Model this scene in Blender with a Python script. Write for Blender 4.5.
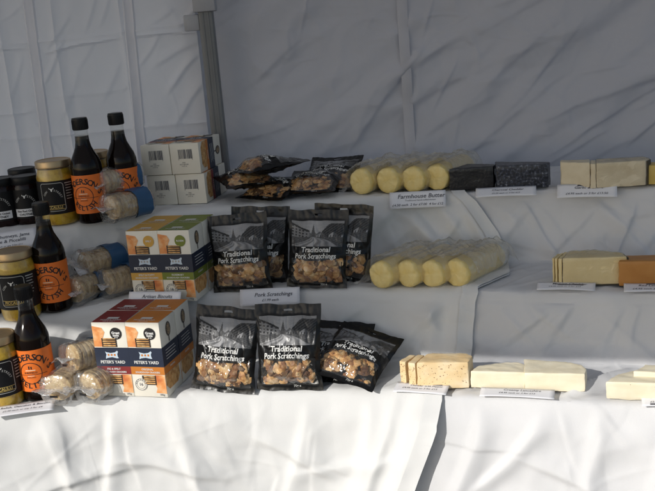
import bpy, bmesh, math, random
from mathutils import Vector, Matrix, noise
R = math.radians
scene = bpy.context.scene
for o in list(bpy.data.objects): bpy.data.objects.remove(o)
col = scene.collection

# ------------------------------------------------------------------ camera
CAM = Vector((0, 0, 1.48)); PITCH = R(14); ROLL = R(4.7); FPX = 900.0
_f = Vector((0, math.cos(PITCH), -math.sin(PITCH))); _u0 = Vector((0, math.sin(PITCH), math.cos(PITCH))); _r0 = Vector((1, 0, 0))
_r = _r0*math.cos(ROLL) - _u0*math.sin(ROLL); _u = _u0*math.cos(ROLL) + _r0*math.sin(ROLL)
cd = bpy.data.cameras.new('camera'); cam = bpy.data.objects.new('camera', cd); col.objects.link(cam)
m = Matrix(((_r.x, _u.x, -_f.x, CAM.x), (_r.y, _u.y, -_f.y, CAM.y), (_r.z, _u.z, -_f.z, CAM.z), (0, 0, 0, 1)))
cam.matrix_world = m
cd.sensor_width = 36; cd.lens = FPX/655*36; cd.clip_start = .05; cd.clip_end = 2000
scene.camera = cam

# ------------------------------------------------------------------ sky and sun
SUN_AZ, SUN_EL = R(44), R(27)          # azimuth: to the left of straight towards the viewer
TO_SUN = Vector((-math.sin(SUN_AZ)*math.cos(SUN_EL), -math.cos(SUN_AZ)*math.cos(SUN_EL), math.sin(SUN_EL)))
w = bpy.data.worlds.new('World'); scene.world = w; w.use_nodes = True
nt = w.node_tree; bg = nt.nodes['Background']
sky = nt.nodes.new('ShaderNodeTexSky'); sky.sky_type = 'NISHITA'; sky.sun_disc = False
sky.sun_elevation = SUN_EL; sky.sun_rotation = math.atan2(TO_SUN.x, TO_SUN.y)
nt.links.new(sky.outputs[0], bg.inputs[0]); bg.inputs[1].default_value = .10
ld = bpy.data.lights.new('sun', 'SUN'); ld.energy = 3.35; ld.angle = R(.53); ld.color = (1, .965, .91)
sun = bpy.data.objects.new('sun', ld); col.objects.link(sun)
sun.rotation_euler = (-TO_SUN).to_track_quat('-Z', 'Y').to_euler(); sun.location = (-4, -4, 5)
scene.view_settings.view_transform = 'Standard'; scene.view_settings.look = 'None'
scene.view_settings.exposure = 0.0; scene.view_settings.gamma = 1

# ------------------------------------------------------------------ helpers
def ray(px, py): return _f*FPX + _r*(px-327.5) - _u*(py-245.5)
def at(px, py, z):                      # photo pixel -> point at height z
    d = ray(px, py); return CAM + d*((z-CAM.z)/d.z)
def aty(px, py, y):                     # photo pixel -> point on the plane at depth y
    d = ray(px, py); return CAM + d*(y/d.y)
def lerp(a, b, t): return a + (b-a)*t
def smooth(e0, e1, x):
    t = max(0, min(1, (x-e0)/(e1-e0))); return t*t*(3-2*t)
def interp(tab, x):
    if x <= tab[0][0]:
        a, b = tab[0], tab[1]
    elif x >= tab[-1][0]:
        a, b = tab[-2], tab[-1]
    else:
        for a, b in zip(tab, tab[1:]):
            if x <= b[0]: break
    return a[1] + (b[1]-a[1])*(x-a[0])/(b[0]-a[0])
def ridge(v, k): return math.exp(-(v*k)**2)
def nz(x, y, z=0.0): return noise.noise(Vector((x, y, z)))

MATS = {}
def mat(name, c, rough=.5, var=.08, scale=60, bump=0, bscale=200, coat=0, spec=.5, trans=0, metal=0, sheen=0):
    if name in MATS: return MATS[name]
    M = bpy.data.materials.new(name); M.use_nodes = True; t = M.node_tree
    b = t.nodes['Principled BSDF']; out = t.nodes['Material Output']
    b.inputs['Roughness'].default_value = rough; b.inputs['Coat Weight'].default_value = coat
    b.inputs['Coat Roughness'].default_value = .08
    b.inputs['Specular IOR Level'].default_value = spec; b.inputs['Metallic'].default_value = metal
    tc = t.nodes.new('ShaderNodeTexCoord')
    if var:
        n = t.nodes.new('ShaderNodeTexNoise'); n.inputs['Scale'].default_value = scale; n.inputs['Detail'].default_value = 4
        r = t.nodes.new('ShaderNodeValToRGB')
        r.color_ramp.elements[0].position = .3; r.color_ramp.elements[1].position = .72
        r.color_ramp.elements[0].color = tuple(max(0, v*(1-var)) for v in c[:3]) + (1,)
        r.color_ramp.elements[1].color = tuple(min(1, v*(1+var)) for v in c[:3]) + (1,)
        t.links.new(tc.outputs['Object'], n.inputs['Vector']); t.links.new(n.outputs['Fac'], r.inputs['Fac'])
        t.links.new(r.outputs['Color'], b.inputs['Base Color'])
    else: b.inputs['Base Color'].default_value = tuple(c[:3]) + (1,)
    if bump:
        n2 = t.nodes.new('ShaderNodeTexNoise'); n2.inputs['Scale'].default_value = bscale; n2.inputs['Detail'].default_value = 5
        bp = t.nodes.new('ShaderNodeBump'); bp.inputs['Strength'].default_value = bump; bp.inputs['Distance'].default_value = .002
        t.links.new(tc.outputs['Object'], n2.inputs['Vector']); t.links.new(n2.outputs['Fac'], bp.inputs['Height'])
        t.links.new(bp.outputs['Normal'], b.inputs['Normal'])
    if trans:
        tr = t.nodes.new('ShaderNodeBsdfTranslucent'); tr.inputs['Color'].default_value = tuple(c[:3]) + (1,)
        mx = t.nodes.new('ShaderNodeMixShader'); mx.inputs[0].default_value = trans
        t.links.new(b.outputs[0], mx.inputs[1]); t.links.new(tr.outputs[0], mx.inputs[2]); t.links.new(mx.outputs[0], out.inputs[0])
    MATS[name] = M; return M
def film(name, tint=(1, 1, 1), haze=.06, gloss=.12, rough=.12, bump=.5, bscale=60):
    """clear packaging film or thin glass: mostly see-through, a little milky, glossy"""
    M = bpy.data.materials.new(name); M.use_nodes = True; t = M.node_tree
    t.nodes.remove(t.nodes['Principled BSDF']); out = t.nodes['Material Output']
    tr = t.nodes.new('ShaderNodeBsdfTransparent'); tr.inputs[0].default_value = tuple(tint) + (1,)
    gl = t.nodes.new('ShaderNodeBsdfGlossy'); gl.inputs['Roughness'].default_value = rough
    df = t.nodes.new('ShaderNodeBsdfDiffuse'); df.inputs[0].default_value = (.85, .85, .84, 1)
    lw = t.nodes.new('ShaderNodeLayerWeight'); lw.inputs[0].default_value = .25
    mp = t.nodes.new('ShaderNodeMapRange'); mp.inputs['To Min'].default_value = gloss*.45; mp.inputs['To Max'].default_value = min(1, gloss*5)
    m1 = t.nodes.new('ShaderNodeMixShader'); m2 = t.nodes.new('ShaderNodeMixShader'); m1.inputs[0].default_value = haze
    tc = t.nodes.new('ShaderNodeTexCoord'); n = t.nodes.new('ShaderNodeTexNoise'); n.inputs['Scale'].default_value = bscale; n.inputs['Detail'].default_value = 3
    if 'Distortion' in n.inputs: n.inputs['Distortion'].default_value = 1.2
    bp = t.nodes.new('ShaderNodeBump'); bp.inputs['Strength'].default_value = bump; bp.inputs['Distance'].default_value = .004
    L = t.links.new
    L(tc.outputs['Object'], n.inputs['Vector']); L(n.outputs['Fac'], bp.inputs['Height'])
    L(bp.outputs[0], gl.inputs['Normal']); L(bp.outputs[0], lw.inputs['Normal'])
    L(lw.outputs['Facing'], mp.inputs['Value']); L(mp.outputs[0], m2.inputs[0])
    L(tr.outputs[0], m1.inputs[1]); L(df.outputs[0], m1.inputs[2]); L(m1.outputs[0], m2.inputs[1]); L(gl.outputs[0], m2.inputs[2])
    L(m2.outputs[0], out.inputs[0]); MATS[name] = M; return M
def ramp_mat(name, stops, scale, rough=.5, bump=.3, bscale=150, kind='noise', coat=0, detail=6):
    """base colour through a ramp of several stops"""
    M = bpy.data.materials.new(name); M.use_nodes = True; t = M.node_tree; b = t.nodes['Principled BSDF']
    tc = t.nodes.new('ShaderNodeTexCoord')
    if kind == 'noise':
        n = t.nodes.new('ShaderNodeTexNoise'); n.inputs['Detail'].default_value = detail; o = n.outputs['Fac']
    else:
        n = t.nodes.new('ShaderNodeTexVoronoi'); o = n.outputs['Distance']
    n.inputs['Scale'].default_value = scale
    r = t.nodes.new('ShaderNodeValToRGB'); e = r.color_ramp.elements
    while len(e) < len(stops): e.new(.5)
    for el, (p, c) in zip(e, stops): el.position = p; el.color = tuple(c) + (1,)
    n2 = t.nodes.new('ShaderNodeTexNoise'); n2.inputs['Scale'].default_value = bscale; n2.inputs['Detail'].default_value = 5
    bp = t.nodes.new('ShaderNodeBump'); bp.inputs['Strength'].default_value = bump; bp.inputs['Distance'].default_value = .002
    L = t.links.new
    L(tc.outputs['Object'], n.inputs['Vector']); L(tc.outputs['Object'], n2.inputs['Vector'])
    L(o, r.inputs['Fac']); L(r.outputs['Color'], b.inputs['Base Color']); L(n2.outputs['Fac'], bp.inputs['Height']); L(bp.outputs[0], b.inputs['Normal'])
    b.inputs['Roughness'].default_value = rough; b.inputs['Coat Weight'].default_value = coat
    MATS[name] = M; return M
def attr_mat(name, rough=.35, coat=0, spec=.5, bump=.25, bscale=70):
    M = bpy.data.materials.new(name); M.use_nodes = True; t = M.node_tree; b = t.nodes['Principled BSDF']
    a = t.nodes.new('ShaderNodeAttribute'); a.attribute_name = 'print'
    t.links.new(a.outputs['Color'], b.inputs['Base Color'])
    tc = t.nodes.new('ShaderNodeTexCoord'); n2 = t.nodes.new('ShaderNodeTexNoise'); n2.inputs['Scale'].default_value = bscale; n2.inputs['Detail'].default_value = 3
    bp = t.nodes.new('ShaderNodeBump'); bp.inputs['Strength'].default_value = bump; bp.inputs['Distance'].default_value = .003
    t.links.new(tc.outputs['Object'], n2.inputs['Vector']); t.links.new(n2.outputs['Fac'], bp.inputs['Height']); t.links.new(bp.outputs[0], b.inputs['Normal'])
    b.inputs['Roughness'].default_value = rough; b.inputs['Coat Weight'].default_value = coat; b.inputs['Specular IOR Level'].default_value = spec
    MATS[name] = M; return M

class MB:
    def __init__(s): s.v = []; s.f = []; s.c = None
    def add(s, vs, fs):
        k = len(s.v); s.v += [tuple(p) for p in vs]; s.f += [tuple(i+k for i in f) for f in fs]; return s
    def quad(s, a, b, c, d): return s.add((a, b, c, d), ((0, 1, 2, 3),))
    def box(s, x0, x1, y0, y1, z0, z1, bevel=0):
        bm = bmesh.new(); bmesh.ops.create_cube(bm, size=1)
        for v in bm.verts: v.co = Vector((lerp(x0, x1, v.co.x+.5), lerp(y0, y1, v.co.y+.5), lerp(z0, z1, v.co.z+.5)))
        if bevel: bmesh.ops.bevel(bm, geom=bm.edges[:], offset=bevel, segments=2, affect='EDGES', profile=.5)
        return s.bm(bm)
    def bm(s, bm):
        bm.verts.ensure_lookup_table(); bm.verts.index_update()
        s.add([v.co[:] for v in bm.verts], [[v.index for v in f.verts] for f in bm.faces]); bm.free(); return s
    def lathe(s, prof, seg=40, a0=0, a1=2*math.pi, fn=None):
        """prof: (r, z) from bottom to top"""
        full = abs(a1-a0-2*math.pi) < 1e-6; n = seg if full else seg+1; vs = []; fs = []
        for r, z in prof:
            for i in range(n):
                a = a0 + (a1-a0)*i/seg; p = (r*math.sin(a), -r*math.cos(a), z); vs.append(fn(p, a) if fn else p)
        for j in range(len(prof)-1):
            for i in range(seg):
                k = (i+1) % n if full else i+1
                fs.append((j*n+i, j*n+k, (j+1)*n+k, (j+1)*n+i))
        return s.add(vs, fs)
    def grid(s, nu, nv, fn):
        vs = [fn(i/nu, j/nv) for j in range(nv+1) for i in range(nu+1)]
        fs = [(j*(nu+1)+i, j*(nu+1)+i+1, (j+1)*(nu+1)+i+1, (j+1)*(nu+1)+i) for j in range(nv) for i in range(nu)]
        return s.add(vs, fs)
    def tube(s, pts, r, seg=8):
        pts = [Vector(p) for p in pts]; vs = []; fs = []
        for k, p in enumerate(pts):
            d = (pts[min(k+1, len(pts)-1)]-pts[max(k-1, 0)]).normalized(); a = d.orthogonal().normalized(); b = d.cross(a)
            for i in range(seg):
                t = 2*math.pi*i/seg; vs.append(p + a*(r*math.cos(t)) + b*(r*math.sin(t)))
        for k in range(len(pts)-1):
            for i in range(seg): fs.append((k*seg+i, k*seg+(i+1) % seg, (k+1)*seg+(i+1) % seg, (k+1)*seg+i))
        fs += [tuple(range(seg))[::-1], tuple((len(pts)-1)*seg+i for i in range(seg))]
        return s.add(vs, fs)
    def xf(s, fn): s.v = [tuple(fn(Vector(p))) for p in s.v]; return s
    def build(s, name, material, parent=None, smooth_=True, weld=0):
        me = bpy.data.meshes.new(name); me.from_pydata(s.v, [], s.f)
        if weld:
            bm = bmesh.new(); bm.from_mesh(me); bmesh.ops.remove_doubles(bm, verts=bm.verts, dist=weld); bm.to_mesh(me); bm.free()
        me.materials.append(material)
        if s.c:
            ca = me.color_attributes.new('print', 'FLOAT_COLOR', 'POINT')
            ca.data.foreach_set('color', [x for c in s.c for x in c])
        if smooth_:
            me.shade_smooth()
            try: me.set_sharp_from_angle(angle=R(38))
            except Exception: pass
        o = bpy.data.objects.new(name, me); col.objects.link(o); o.parent = parent; return o

def tag(o, label=None, cat=None, group=None, kind=None):
    if label: o['label'] = label
    if cat: o['category'] = cat
    if group: o['group'] = group
    if kind: o['kind'] = kind
    return o
def thing(name, label, cat, loc, rot=(0, 0, 0), group=None):
    o = bpy.data.objects.new(name, None); col.objects.link(o); o.empty_display_size = .03
    o.location = loc; o.rotation_euler = rot; return tag(o, label, cat, group)
def copy_tree(o, parent=None):
    c = o.copy(); col.objects.link(c); c.parent = parent
    for ch in [x for x in bpy.data.objects if x.parent == o]: copy_tree(ch, c)
    return c
def copy_thing(o, label, loc, rot=(0, 0, 0)):
    c = copy_tree(o); c.location = loc; c.rotation_euler = rot; c['label'] = label; return c

_TC = {}
def text2d(s, size, bold=0, space=1.0):
    """flat lettering as (verts, faces), centred on 0,0"""
    k = (s, bold, space)
    if k not in _TC:
        cu = bpy.data.curves.new('t', 'FONT'); cu.body = s; cu.align_x = 'CENTER'; cu.align_y = 'CENTER'; cu.size = 1
        cu.resolution_u = 2; cu.offset = bold; cu.space_character = space
        ob = bpy.data.objects.new('t', cu); col.objects.link(ob); dg = bpy.context.evaluated_depsgraph_get(); dg.update()
        me = ob.evaluated_get(dg).to_mesh(); vs = [(v.co.x, v.co.y) for v in me.vertices]; fs = [tuple(p.vertices) for p in me.polygons]
        ob.evaluated_get(dg).to_mesh_clear(); bpy.data.objects.remove(ob); bpy.data.curves.remove(cu); _TC[k] = (vs, fs)
    vs, fs = _TC[k]; return [(x*size, y*size) for x, y in vs], fs
def put_text(mb, s, size, cx, cz, fn, bold=0, sx=1.0, shear=0, space=1.0):
    """fn maps (x, z) on the printed face to 3-D"""
    vs, fs = text2d(s, size, bold, space); mb.add([fn(cx+x*sx+shear*y, cz+y) for x, y in vs], fs)
def arc_text(mb, s, size, cx, cz, rad, mid, step, fn, bold=0, inward=1):
    """letters along an arc; mid angle in degrees (90 = top); inward=-1 reads along a bottom arc"""
    n = len(s)
    for i, ch in enumerate(s):
        if ch == ' ': continue
        a = R(mid - inward*step*(i-(n-1)/2)); vs, fs = text2d(ch, size, bold)
        q = a - math.pi/2 if inward > 0 else a + math.pi/2
        c, sn = math.cos(q), math.sin(q)
        mb.add([fn(cx + rad*math.cos(a) + x*c - y*sn, cz + rad*math.sin(a) + x*sn + y*c) for x, y in vs], fs)
def disc(mb, cx, cz, r, fn, seg=24, r0=0):
    if r0:
        vs = [fn(cx+q*math.cos(2*math.pi*i/seg), cz+q*math.sin(2*math.pi*i/seg)) for i in range(seg) for q in (r0, r)]
        mb.add(vs, [(2*i, 2*i+1, (2*i+3) % (2*seg), (2*i+2) % (2*seg)) for i in range(seg)])
    else: mb.add([fn(cx+r*math.cos(2*math.pi*i/seg), cz+r*math.sin(2*math.pi*i/seg)) for i in range(seg)], [tuple(range(seg))])
def rect(mb, x0, x1, z0, z1, fn, nx=1, nz_=1):
    mb.grid(nx, nz_, lambda a, b: fn(lerp(x0, x1, a), lerp(z0, z1, b)))
def poly(mb, pts, fn): mb.add([fn(*p) for p in pts], [tuple(range(len(pts)))])

def wrinkle(M, layers):
    """fine creases of fabric as relief: sharp ridges where a distorted noise crosses its middle"""
    t = M.node_tree; b = t.nodes['Principled BSDF']; L = t.links.new; tc = t.nodes.new('ShaderNodeTexCoord')
    prev = b.inputs['Normal'].links[0].from_socket if b.inputs['Normal'].links else None
    for (rot, stretch, scale, dist, dm, width) in layers:
        mp = t.nodes.new('ShaderNodeMapping'); mp.inputs['Rotation'].default_value = rot; mp.inputs['Scale'].default_value = stretch
        n = t.nodes.new('ShaderNodeTexNoise'); n.inputs['Scale'].default_value = scale; n.inputs['Detail'].default_value = 1.2; n.inputs['Distortion'].default_value = dist
        s1 = t.nodes.new('ShaderNodeMath'); s1.operation = 'SUBTRACT'; s1.inputs[1].default_value = .5
        s2 = t.nodes.new('ShaderNodeMath'); s2.operation = 'ABSOLUTE'
        mr = t.nodes.new('ShaderNodeMapRange'); mr.interpolation_type = 'SMOOTHSTEP'; mr.inputs['From Min'].default_value = 0; mr.inputs['From Max'].default_value = width; mr.inputs['To Min'].default_value = 1; mr.inputs['To Max'].default_value = 0
        bp = t.nodes.new('ShaderNodeBump'); bp.inputs['Strength'].default_value = 1; bp.inputs['Distance'].default_value = dm
        L(tc.outputs['Object'], mp.inputs['Vector']); L(mp.outputs[0], n.inputs['Vector']); L(n.outputs['Fac'], s1.inputs[0]); L(s1.outputs[0], s2.inputs[0]); L(s2.outputs[0], mr.inputs['Value']); 
        n3 = t.nodes.new('ShaderNodeTexNoise'); n3.inputs['Scale'].default_value = scale*.35; n3.inputs['Detail'].default_value = 1
        m3 = t.nodes.new('ShaderNodeMapRange'); m3.interpolation_type = 'SMOOTHSTEP'; m3.inputs['From Min'].default_value = .38; m3.inputs['From Max'].default_value = .62
        mu = t.nodes.new('ShaderNodeMath'); mu.operation = 'MULTIPLY'
        L(mp.outputs[0], n3.inputs['Vector']); L(n3.outputs['Fac'], m3.inputs['Value']); L(m3.outputs[0], mu.inputs[0]); L(mr.outputs[0], mu.inputs[1]); L(mu.outputs[0], bp.inputs['Height'])
        if prev: L(prev, bp.inputs['Normal'])
        prev = bp.outputs[0]
    L(prev, b.inputs['Normal'])
# ------------------------------------------------------------------ materials
cloth_m = mat('white_cloth', (.78, .78, .77), .85, .03, 9, .18, 900, trans=.10, spec=.2)
cloth_b = mat('white_cloth_under', (.74, .74, .75), .85, .03, 9, .18, 900, trans=.10, spec=.2)
wall_l = mat('canvas_backlit_tone', (.86, .855, .89), .75, .04, 3, .12, 350, trans=.35, spec=.25)  # base colour raised to carry light coming through the canvas from behind
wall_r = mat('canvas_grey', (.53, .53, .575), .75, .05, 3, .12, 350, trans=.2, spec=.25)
for M_ in (cloth_m, cloth_b):
    wrinkle(M_, [((0, R(25), 0), (1, 1, .45), 7, .5, .0016, .09), ((0, R(-40), 0), (1, 1, .45), 11, .6, .0009, .09)])
wrinkle(wall_l, [((0, R(10), 0), (1, 1, .5), 6, .5, .0016, .07), ((0, R(80), 0), (1, 1, .4), 9, .5, .0011, .07)])
wrinkle(wall_r, [((0, R(-38), 0), (.35, 1, 1), 7, .4, .0030, .11), ((0, R(-38), 0), (.4, 1, 1), 13, .5, .0012, .09), ((0, R(30), 0), (.5, 1, 1), 11, .5, .0008, .08)])
tape_m = mat('seam_tape', (.55, .55, .595), .7, .04, 20, trans=.15)
alu = mat('post_grey', (.17, .176, .182), .45, .06, 30, .05, 300)
plastic_w = mat('bracket_plastic', (.36, .365, .39), .4, .04)
ground_m = mat('tarmac', (.16, .155, .15), .9, .25, 4, .4, 120)
canopy_m = mat('canopy_fabric', (.62, .63, .66), .8, .03, 3, trans=.3)
black_cap = mat('black_cap', (.008, .008, .009), .38, .05, spec=.25)
sauce = mat('dark_sauce_glass', (.006, .003, .002), .10, .05, spec=.22)
glass = film('clear_glass', (.95, .96, .95), .01, .08, .04, .05, 20)
orange_lab = mat('orange_label', (.78, .17, .018), .5, .05, 40, .08, 300)
ink = mat('black_ink', (.012, .011, .012), .5, 0)
ink_soft = mat('grey_ink', (.09, .09, .11), .6, 0)
white_ink = mat('white_ink', (.70, .70, .68), .5, 0)
gold_ink = mat('gold_ink', (.55, .40, .12), .45, 0)
pale_ink = mat('pale_grey_ink', (.38, .38, .36), .5, 0)
piccalilli = ramp_mat('piccalilli', [(.3, (.40, .21, .01)), (.5, (.60, .37, .02)), (.7, (.70, .47, .05))], 70, .4, .6, 120)
lid_gold = mat('gold_lid', (.46, .33, .19), .34, .06, 60, .04, 300, metal=.75)
black_lab = mat('black_label', (.008, .008, .009), .5, .1, 40, .05, 200, spec=.25)
chutney = mat('dark_chutney', (.012, .005, .005), .15, .2, 60, spec=.25)
white_lab = mat('white_label', (.74, .74, .76), .6, .03, 50)
card_m = mat('white_card', (.80, .80, .83), .65, .02, 30)
cream_card = mat('cream_carton', (.80, .76, .66), .6, .03, 30, .06, 400)
navy = mat('navy_print', (.012, .020, .045), .5, .08, 40)
maroon = mat('maroon_print', (.22, .022, .022), .5, .06, 40)
orange_p = mat('burnt_orange_print', (.56, .19, .025), .5, .06, 40)
ochre = mat('ochre_print', (.60, .34, .06), .5, .06, 40)
green_p = mat('olive_green_print', (.17, .21, .025), .5, .06, 40)
fruit = ramp_mat('peach_photo_print', [(.3, (.55, .13, .04)), (.5, (.78, .32, .10)), (.72, (.85, .62, .36))], 50, .5, .02)
cracker = ramp_mat('cracker_print', [(.3, (.30, .13, .04)), (.5, (.62, .33, .11)), (.7, (.75, .52, .25))], 120, .6, .1)
dark_win = mat('dark_window_print', (.05, .03, .02), .4, .3, 100)
blue_white = mat('pale_blue_ink', (.55, .65, .75), .5, 0)
bag_black = attr_mat('black_film_print', .30, .0, .35, .30, 55)
bag_back = mat('black_film', (.008, .008, .009), .30, .1, 40, .3, 60, spec=.35)
pork = ramp_mat('pork_rind', [(.26, (.16, .06, .03)), (.38, (.50, .24, .08)), (.50, (.70, .42, .17)), (.68, (.84, .66, .40))], 75, .55, 1.0, 190)
_t = pork.node_tree; _b = _t.nodes['Principled BSDF']; _a = _t.nodes.new('ShaderNodeAttribute'); _a.attribute_name = 'print'
_m = _t.nodes.new('ShaderNodeMix'); _m.data_type = 'RGBA'; _m.blend_type = 'MULTIPLY'; _m.inputs[0].default_value = 1
_src = _b.inputs['Base Color'].links[0].from_socket; _t.links.new(_src, _m.inputs[6]); _t.links.new(_a.outputs['Color'], _m.inputs[7]); _t.links.new(_m.outputs[2], _b.inputs['Base Color'])
bag_film = film('bag_window_film', (.97, .96, .94), .02, .10, .10, .6, 28)
wrap_film = film('plastic_wrap', (.99, .98, .94), .12, .11, .18, 1.0, 38)
sheet_film = film('plastic_sheet_film', (1, .99, .96), .13, .12, .16, 1.0, 30)
pack_film = film('cellophane', (.97, .98, 1.0), .10, .24, .09, 1.0, 75)
flap_film = film('cellophane_flap', (.95, .95, .95), .42, .30, .12, 1.0, 60)
butter_m = ramp_mat('butter', [(.3, (.80, .60, .20)), (.6, (.85, .69, .31)), (.8, (.87, .76, .46))], 45, .5, 1.0, 75)
oat = ramp_mat('oat_biscuit', [(.3, (.40, .24, .09)), (.5, (.64, .44, .19)), (.7, (.76, .59, .32))], 90, .8, .9, 180)
blue_band = mat('blue_pack_paper', (.03, .10, .22), .45, .12, 30)
cheese_cream = ramp_mat('cream_cheese', [(.3, (.80, .71, .51)), (.7, (.86, .79, .61))], 40, .5, .25, 90)
cheese_pale = ramp_mat('grey_cream_cheese', [(.3, (.66, .56, .38)), (.7, (.75, .66, .48))], 40, .5, .25, 90)
cheese_yel = ramp_mat('hard_yellow_cheese', [(.3, (.72, .57, .28)), (.7, (.80, .67, .38))], 25, .45, .25, 90)
cheese_gold = ramp_mat('golden_cheese', [(.3, (.58, .40, .08)), (.7, (.66, .48, .13))], 25, .45, .25, 90)
cheese_or = ramp_mat('red_orange_cheese', [(.3, (.44, .18, .035)), (.7, (.53, .25, .06))], 25, .45, .25, 90)
cheese_black = ramp_mat('black_waxed_cheese', [(.40, (.006, .006, .008)), (.64, (.014, .014, .017)), (.74, (.06, .06, .07)), (.82, (.16, .16, .17))], 170, .28, .5, 150, 'noise', 0, 9)
rind_m = mat('dark_rind', (.045, .035, .02), .5, .3, 80)
cheese_film = film('cheese_wrap', (.99, .98, .95), .04, .10, .15, 1.0, 38)
cheese_blue = ramp_mat('blue_black_cheese', [(.38, (.008, .010, .016)), (.52, (.022, .027, .045)), (.62, (.07, .08, .11)), (.74, (.26, .28, .34))], 190, .30, .5, 150, 'noise', 0, 9)
speck_seed = mat('dark_specks', (.26, .15, .08), .6, .2)
cheese_speck = ramp_mat('speckled_cheese', [(.3, (.74, .52, .26)), (.5, (.80, .61, .35)), (.7, (.86, .73, .52))], 28, .5, .4, 120)

# ------------------------------------------------------------------ setting
g = MB().quad((-300, -300, 0), (300, -300, 0), (300, 300, 0), (-300, 300, 0)).build('ground', ground_m); g['kind'] = 'structure'

# shelf edges (x, y) of the three stepped tiers under the cloth; heights Z
Z1, Z2, Z3 = 1.115, .975, .85
E1 = [(-1.2, 1.60), (-.645, 1.75), (-.535, 1.80), (-.37, 1.855), (-.195, 1.858), (.045, 1.85), (.29, 1.81), (.477, 1.772), (.645, 1.717), (1.2, 1.55)]
E2 = [(-1.2, 1.46), (-.63, 1.618), (-.5, 1.66), (-.395, 1.69), (-.23, 1.700), (-.06, 1.68), (.074, 1.641), (.27, 1.586), (.56, 1.486), (1.2, 1.28)]
E3 = [(-1.2, 1.40), (-.6, 1.488), (-.51, 1.502), (-.427, 1.515), (-.31, 1.508), (-.16, 1.497), (-.017, 1.472), (.104, 1.439), (.172, 1.412), (.496, 1.311), (1.2, 1.10)]

class Folds:
    """long soft creases of hanging cloth: each runs from one point to another, steep on one side and gentle on the other"""
    def __init__(s): s.f = []
    def add(s, x0, z0, x1, z1, w, amp, asym=2.2):
        L = math.hypot(x1-x0, z1-z0); s.f.append((x0, z0, (x1-x0)/L, (z1-z0)/L, L, w, amp, asym, min(x0, x1)-w*9, max(x0, x1)+w*9)); return s
    def __call__(s, x, z):
        d = 0
        for x0, z0, ux, uz, L, w, amp, asym, lo, hi in s.f:
            if x < lo or x > hi: continue
            a = (x-x0)*ux + (z-z0)*uz
            if a < -.02 or a > L+.02: continue
            t = a/L; c = -(x-x0)*uz + (z-z0)*ux + .10*L*(t-.5)*(t-.5)*(1 if amp > .004 else -1) + .004*nz(a*14, x0*9, 1)
            q = c/(w*(asym if c > 0 else 1)); 
            if abs(q) > 3: continue
            d += amp*math.exp(-q*q)*smooth(-.02, .25*L, a)*smooth(L+.02, .75*L, a)
        return d
_r9 = random.Random(12)
DROP = Folds()
for (a_, b_, c_, d_, w_, m_) in ((-.52, .84, -.47, .62, .012, .010), (-.40, .84, -.44, .60, .010, .009), (-.43, .76, -.20, .70, .009, .008), (-.30, .83, -.24, .60, .012, .009), (-.16, .78, -.02, .70, .010, .009), (-.05, .83, -.12, .62, .011, .008), (.06, .84, .00, .60, .012, .010), (.24, .83, .17, .66, .009, .010), (.33, .82, .21, .68, .008, .008), (.30, .76, .48, .66, .010, .008), (.42, .84, .36, .62, .009, .008), (.52, .84, .46, .60, .010, .009), (-.58, .70, -.36, .74, .008, .007), (.10, .74, -.10, .70, .008, .006)): DROP.add(a_, b_, c_, d_, w_, m_)
for i in range(34):
    x_ = _r9.uniform(-1.1, 1.1); z_ = _r9.uniform(.66, .85); a_ = R(_r9.gauss(-90, 38)); L_ = _r9.uniform(.05, .2)
    DROP.add(x_, z_, x_+L_*math.cos(a_), z_+L_*math.sin(a_), _r9.uniform(.003, .006), _r9.uniform(.0012, .0032), 4)
for i in range(22):
    x_ = -1.1+.1*i+_r9.uniform(-.03, .03); DROP.add(x_, .72, x_+_r9.uniform(-.08, .08), .02, _r9.uniform(.012, .02), _r9.uniform(.008, .014))
RISE = {}
for k_, (zl, zh) in {3: (Z3, Z2), 6: (Z2, Z1)}.items():
    RISE[k_] = Folds()
    for i in range(50):
        x_ = -1.1+2.2*(i+_r9.random())/50; dx_ = _r9.choice((-1, 1, 1, 1))*_r9.uniform(.01, .13)
        z0_, z1_ = (zl-.01, zh-_r9.uniform(0, .04)) if _r9.random() < .6 else (zl+_r9.uniform(.02, .05), zh+.01)
        RISE[k_].add(x_, z0_, x_+dx_, z1_, _r9.uniform(.005, .009), _r9.uniform(.003, .0075), _r9.uniform(2, 4))
    for i in range(26):
        x_ = _r9.uniform(-1, 1); z_ = _r9.uniform(zl+.02, zh-.02); a_ = R(_r9.uniform(-50, 50)); L_ = _r9.uniform(.03, .09)
        RISE[k_].add(x_, z_, x_+L_*math.cos(a_), z_+L_*math.sin(a_), _r9.uniform(.002, .004), _r9.uniform(.0010, .0022))
WL, WR = Folds(), Folds()
def wpx(px, py): p = aty(px, py, 2.10); return p.x, p.z
for (p_, q_, w_, m_) in (((-40, 50), (26, 47), .0025, .005), ((40, 53), (119, 37), .0025, .006), ((126, 36), (201, 31), .0025, .006), ((-30, 118), (35, 112), .003, .004), ((44, 100), (126, 92), .003, .002), ((45, 50), (66, 20), .004, .004), ((42, 88), (62, 40), .003, .004), ((150, 66), (196, 40), .005, .005), ((165, 92), (193, 55), .004, .006), ((172, 125), (203, 78), .005, .005), ((138, 66), (156, 38), .003, .003), ((82, 30), (92, -6), .004, .003), ((98, 22), (106, -8), .004, .003), ((100, 100), (118, 60), .006, .003), ((60, 120), (76, 76), .006, .003), ((8, 100), (20, 60), .004, .003), ((178, 26), (196, 2), .003, .004), ((0, 20), (18, 6), .003, .003), ((145, 26), (170, 10), .004, .003)):
    WL.add(*wpx(*p_), *wpx(*q_), w_, m_, 3.0)
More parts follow.
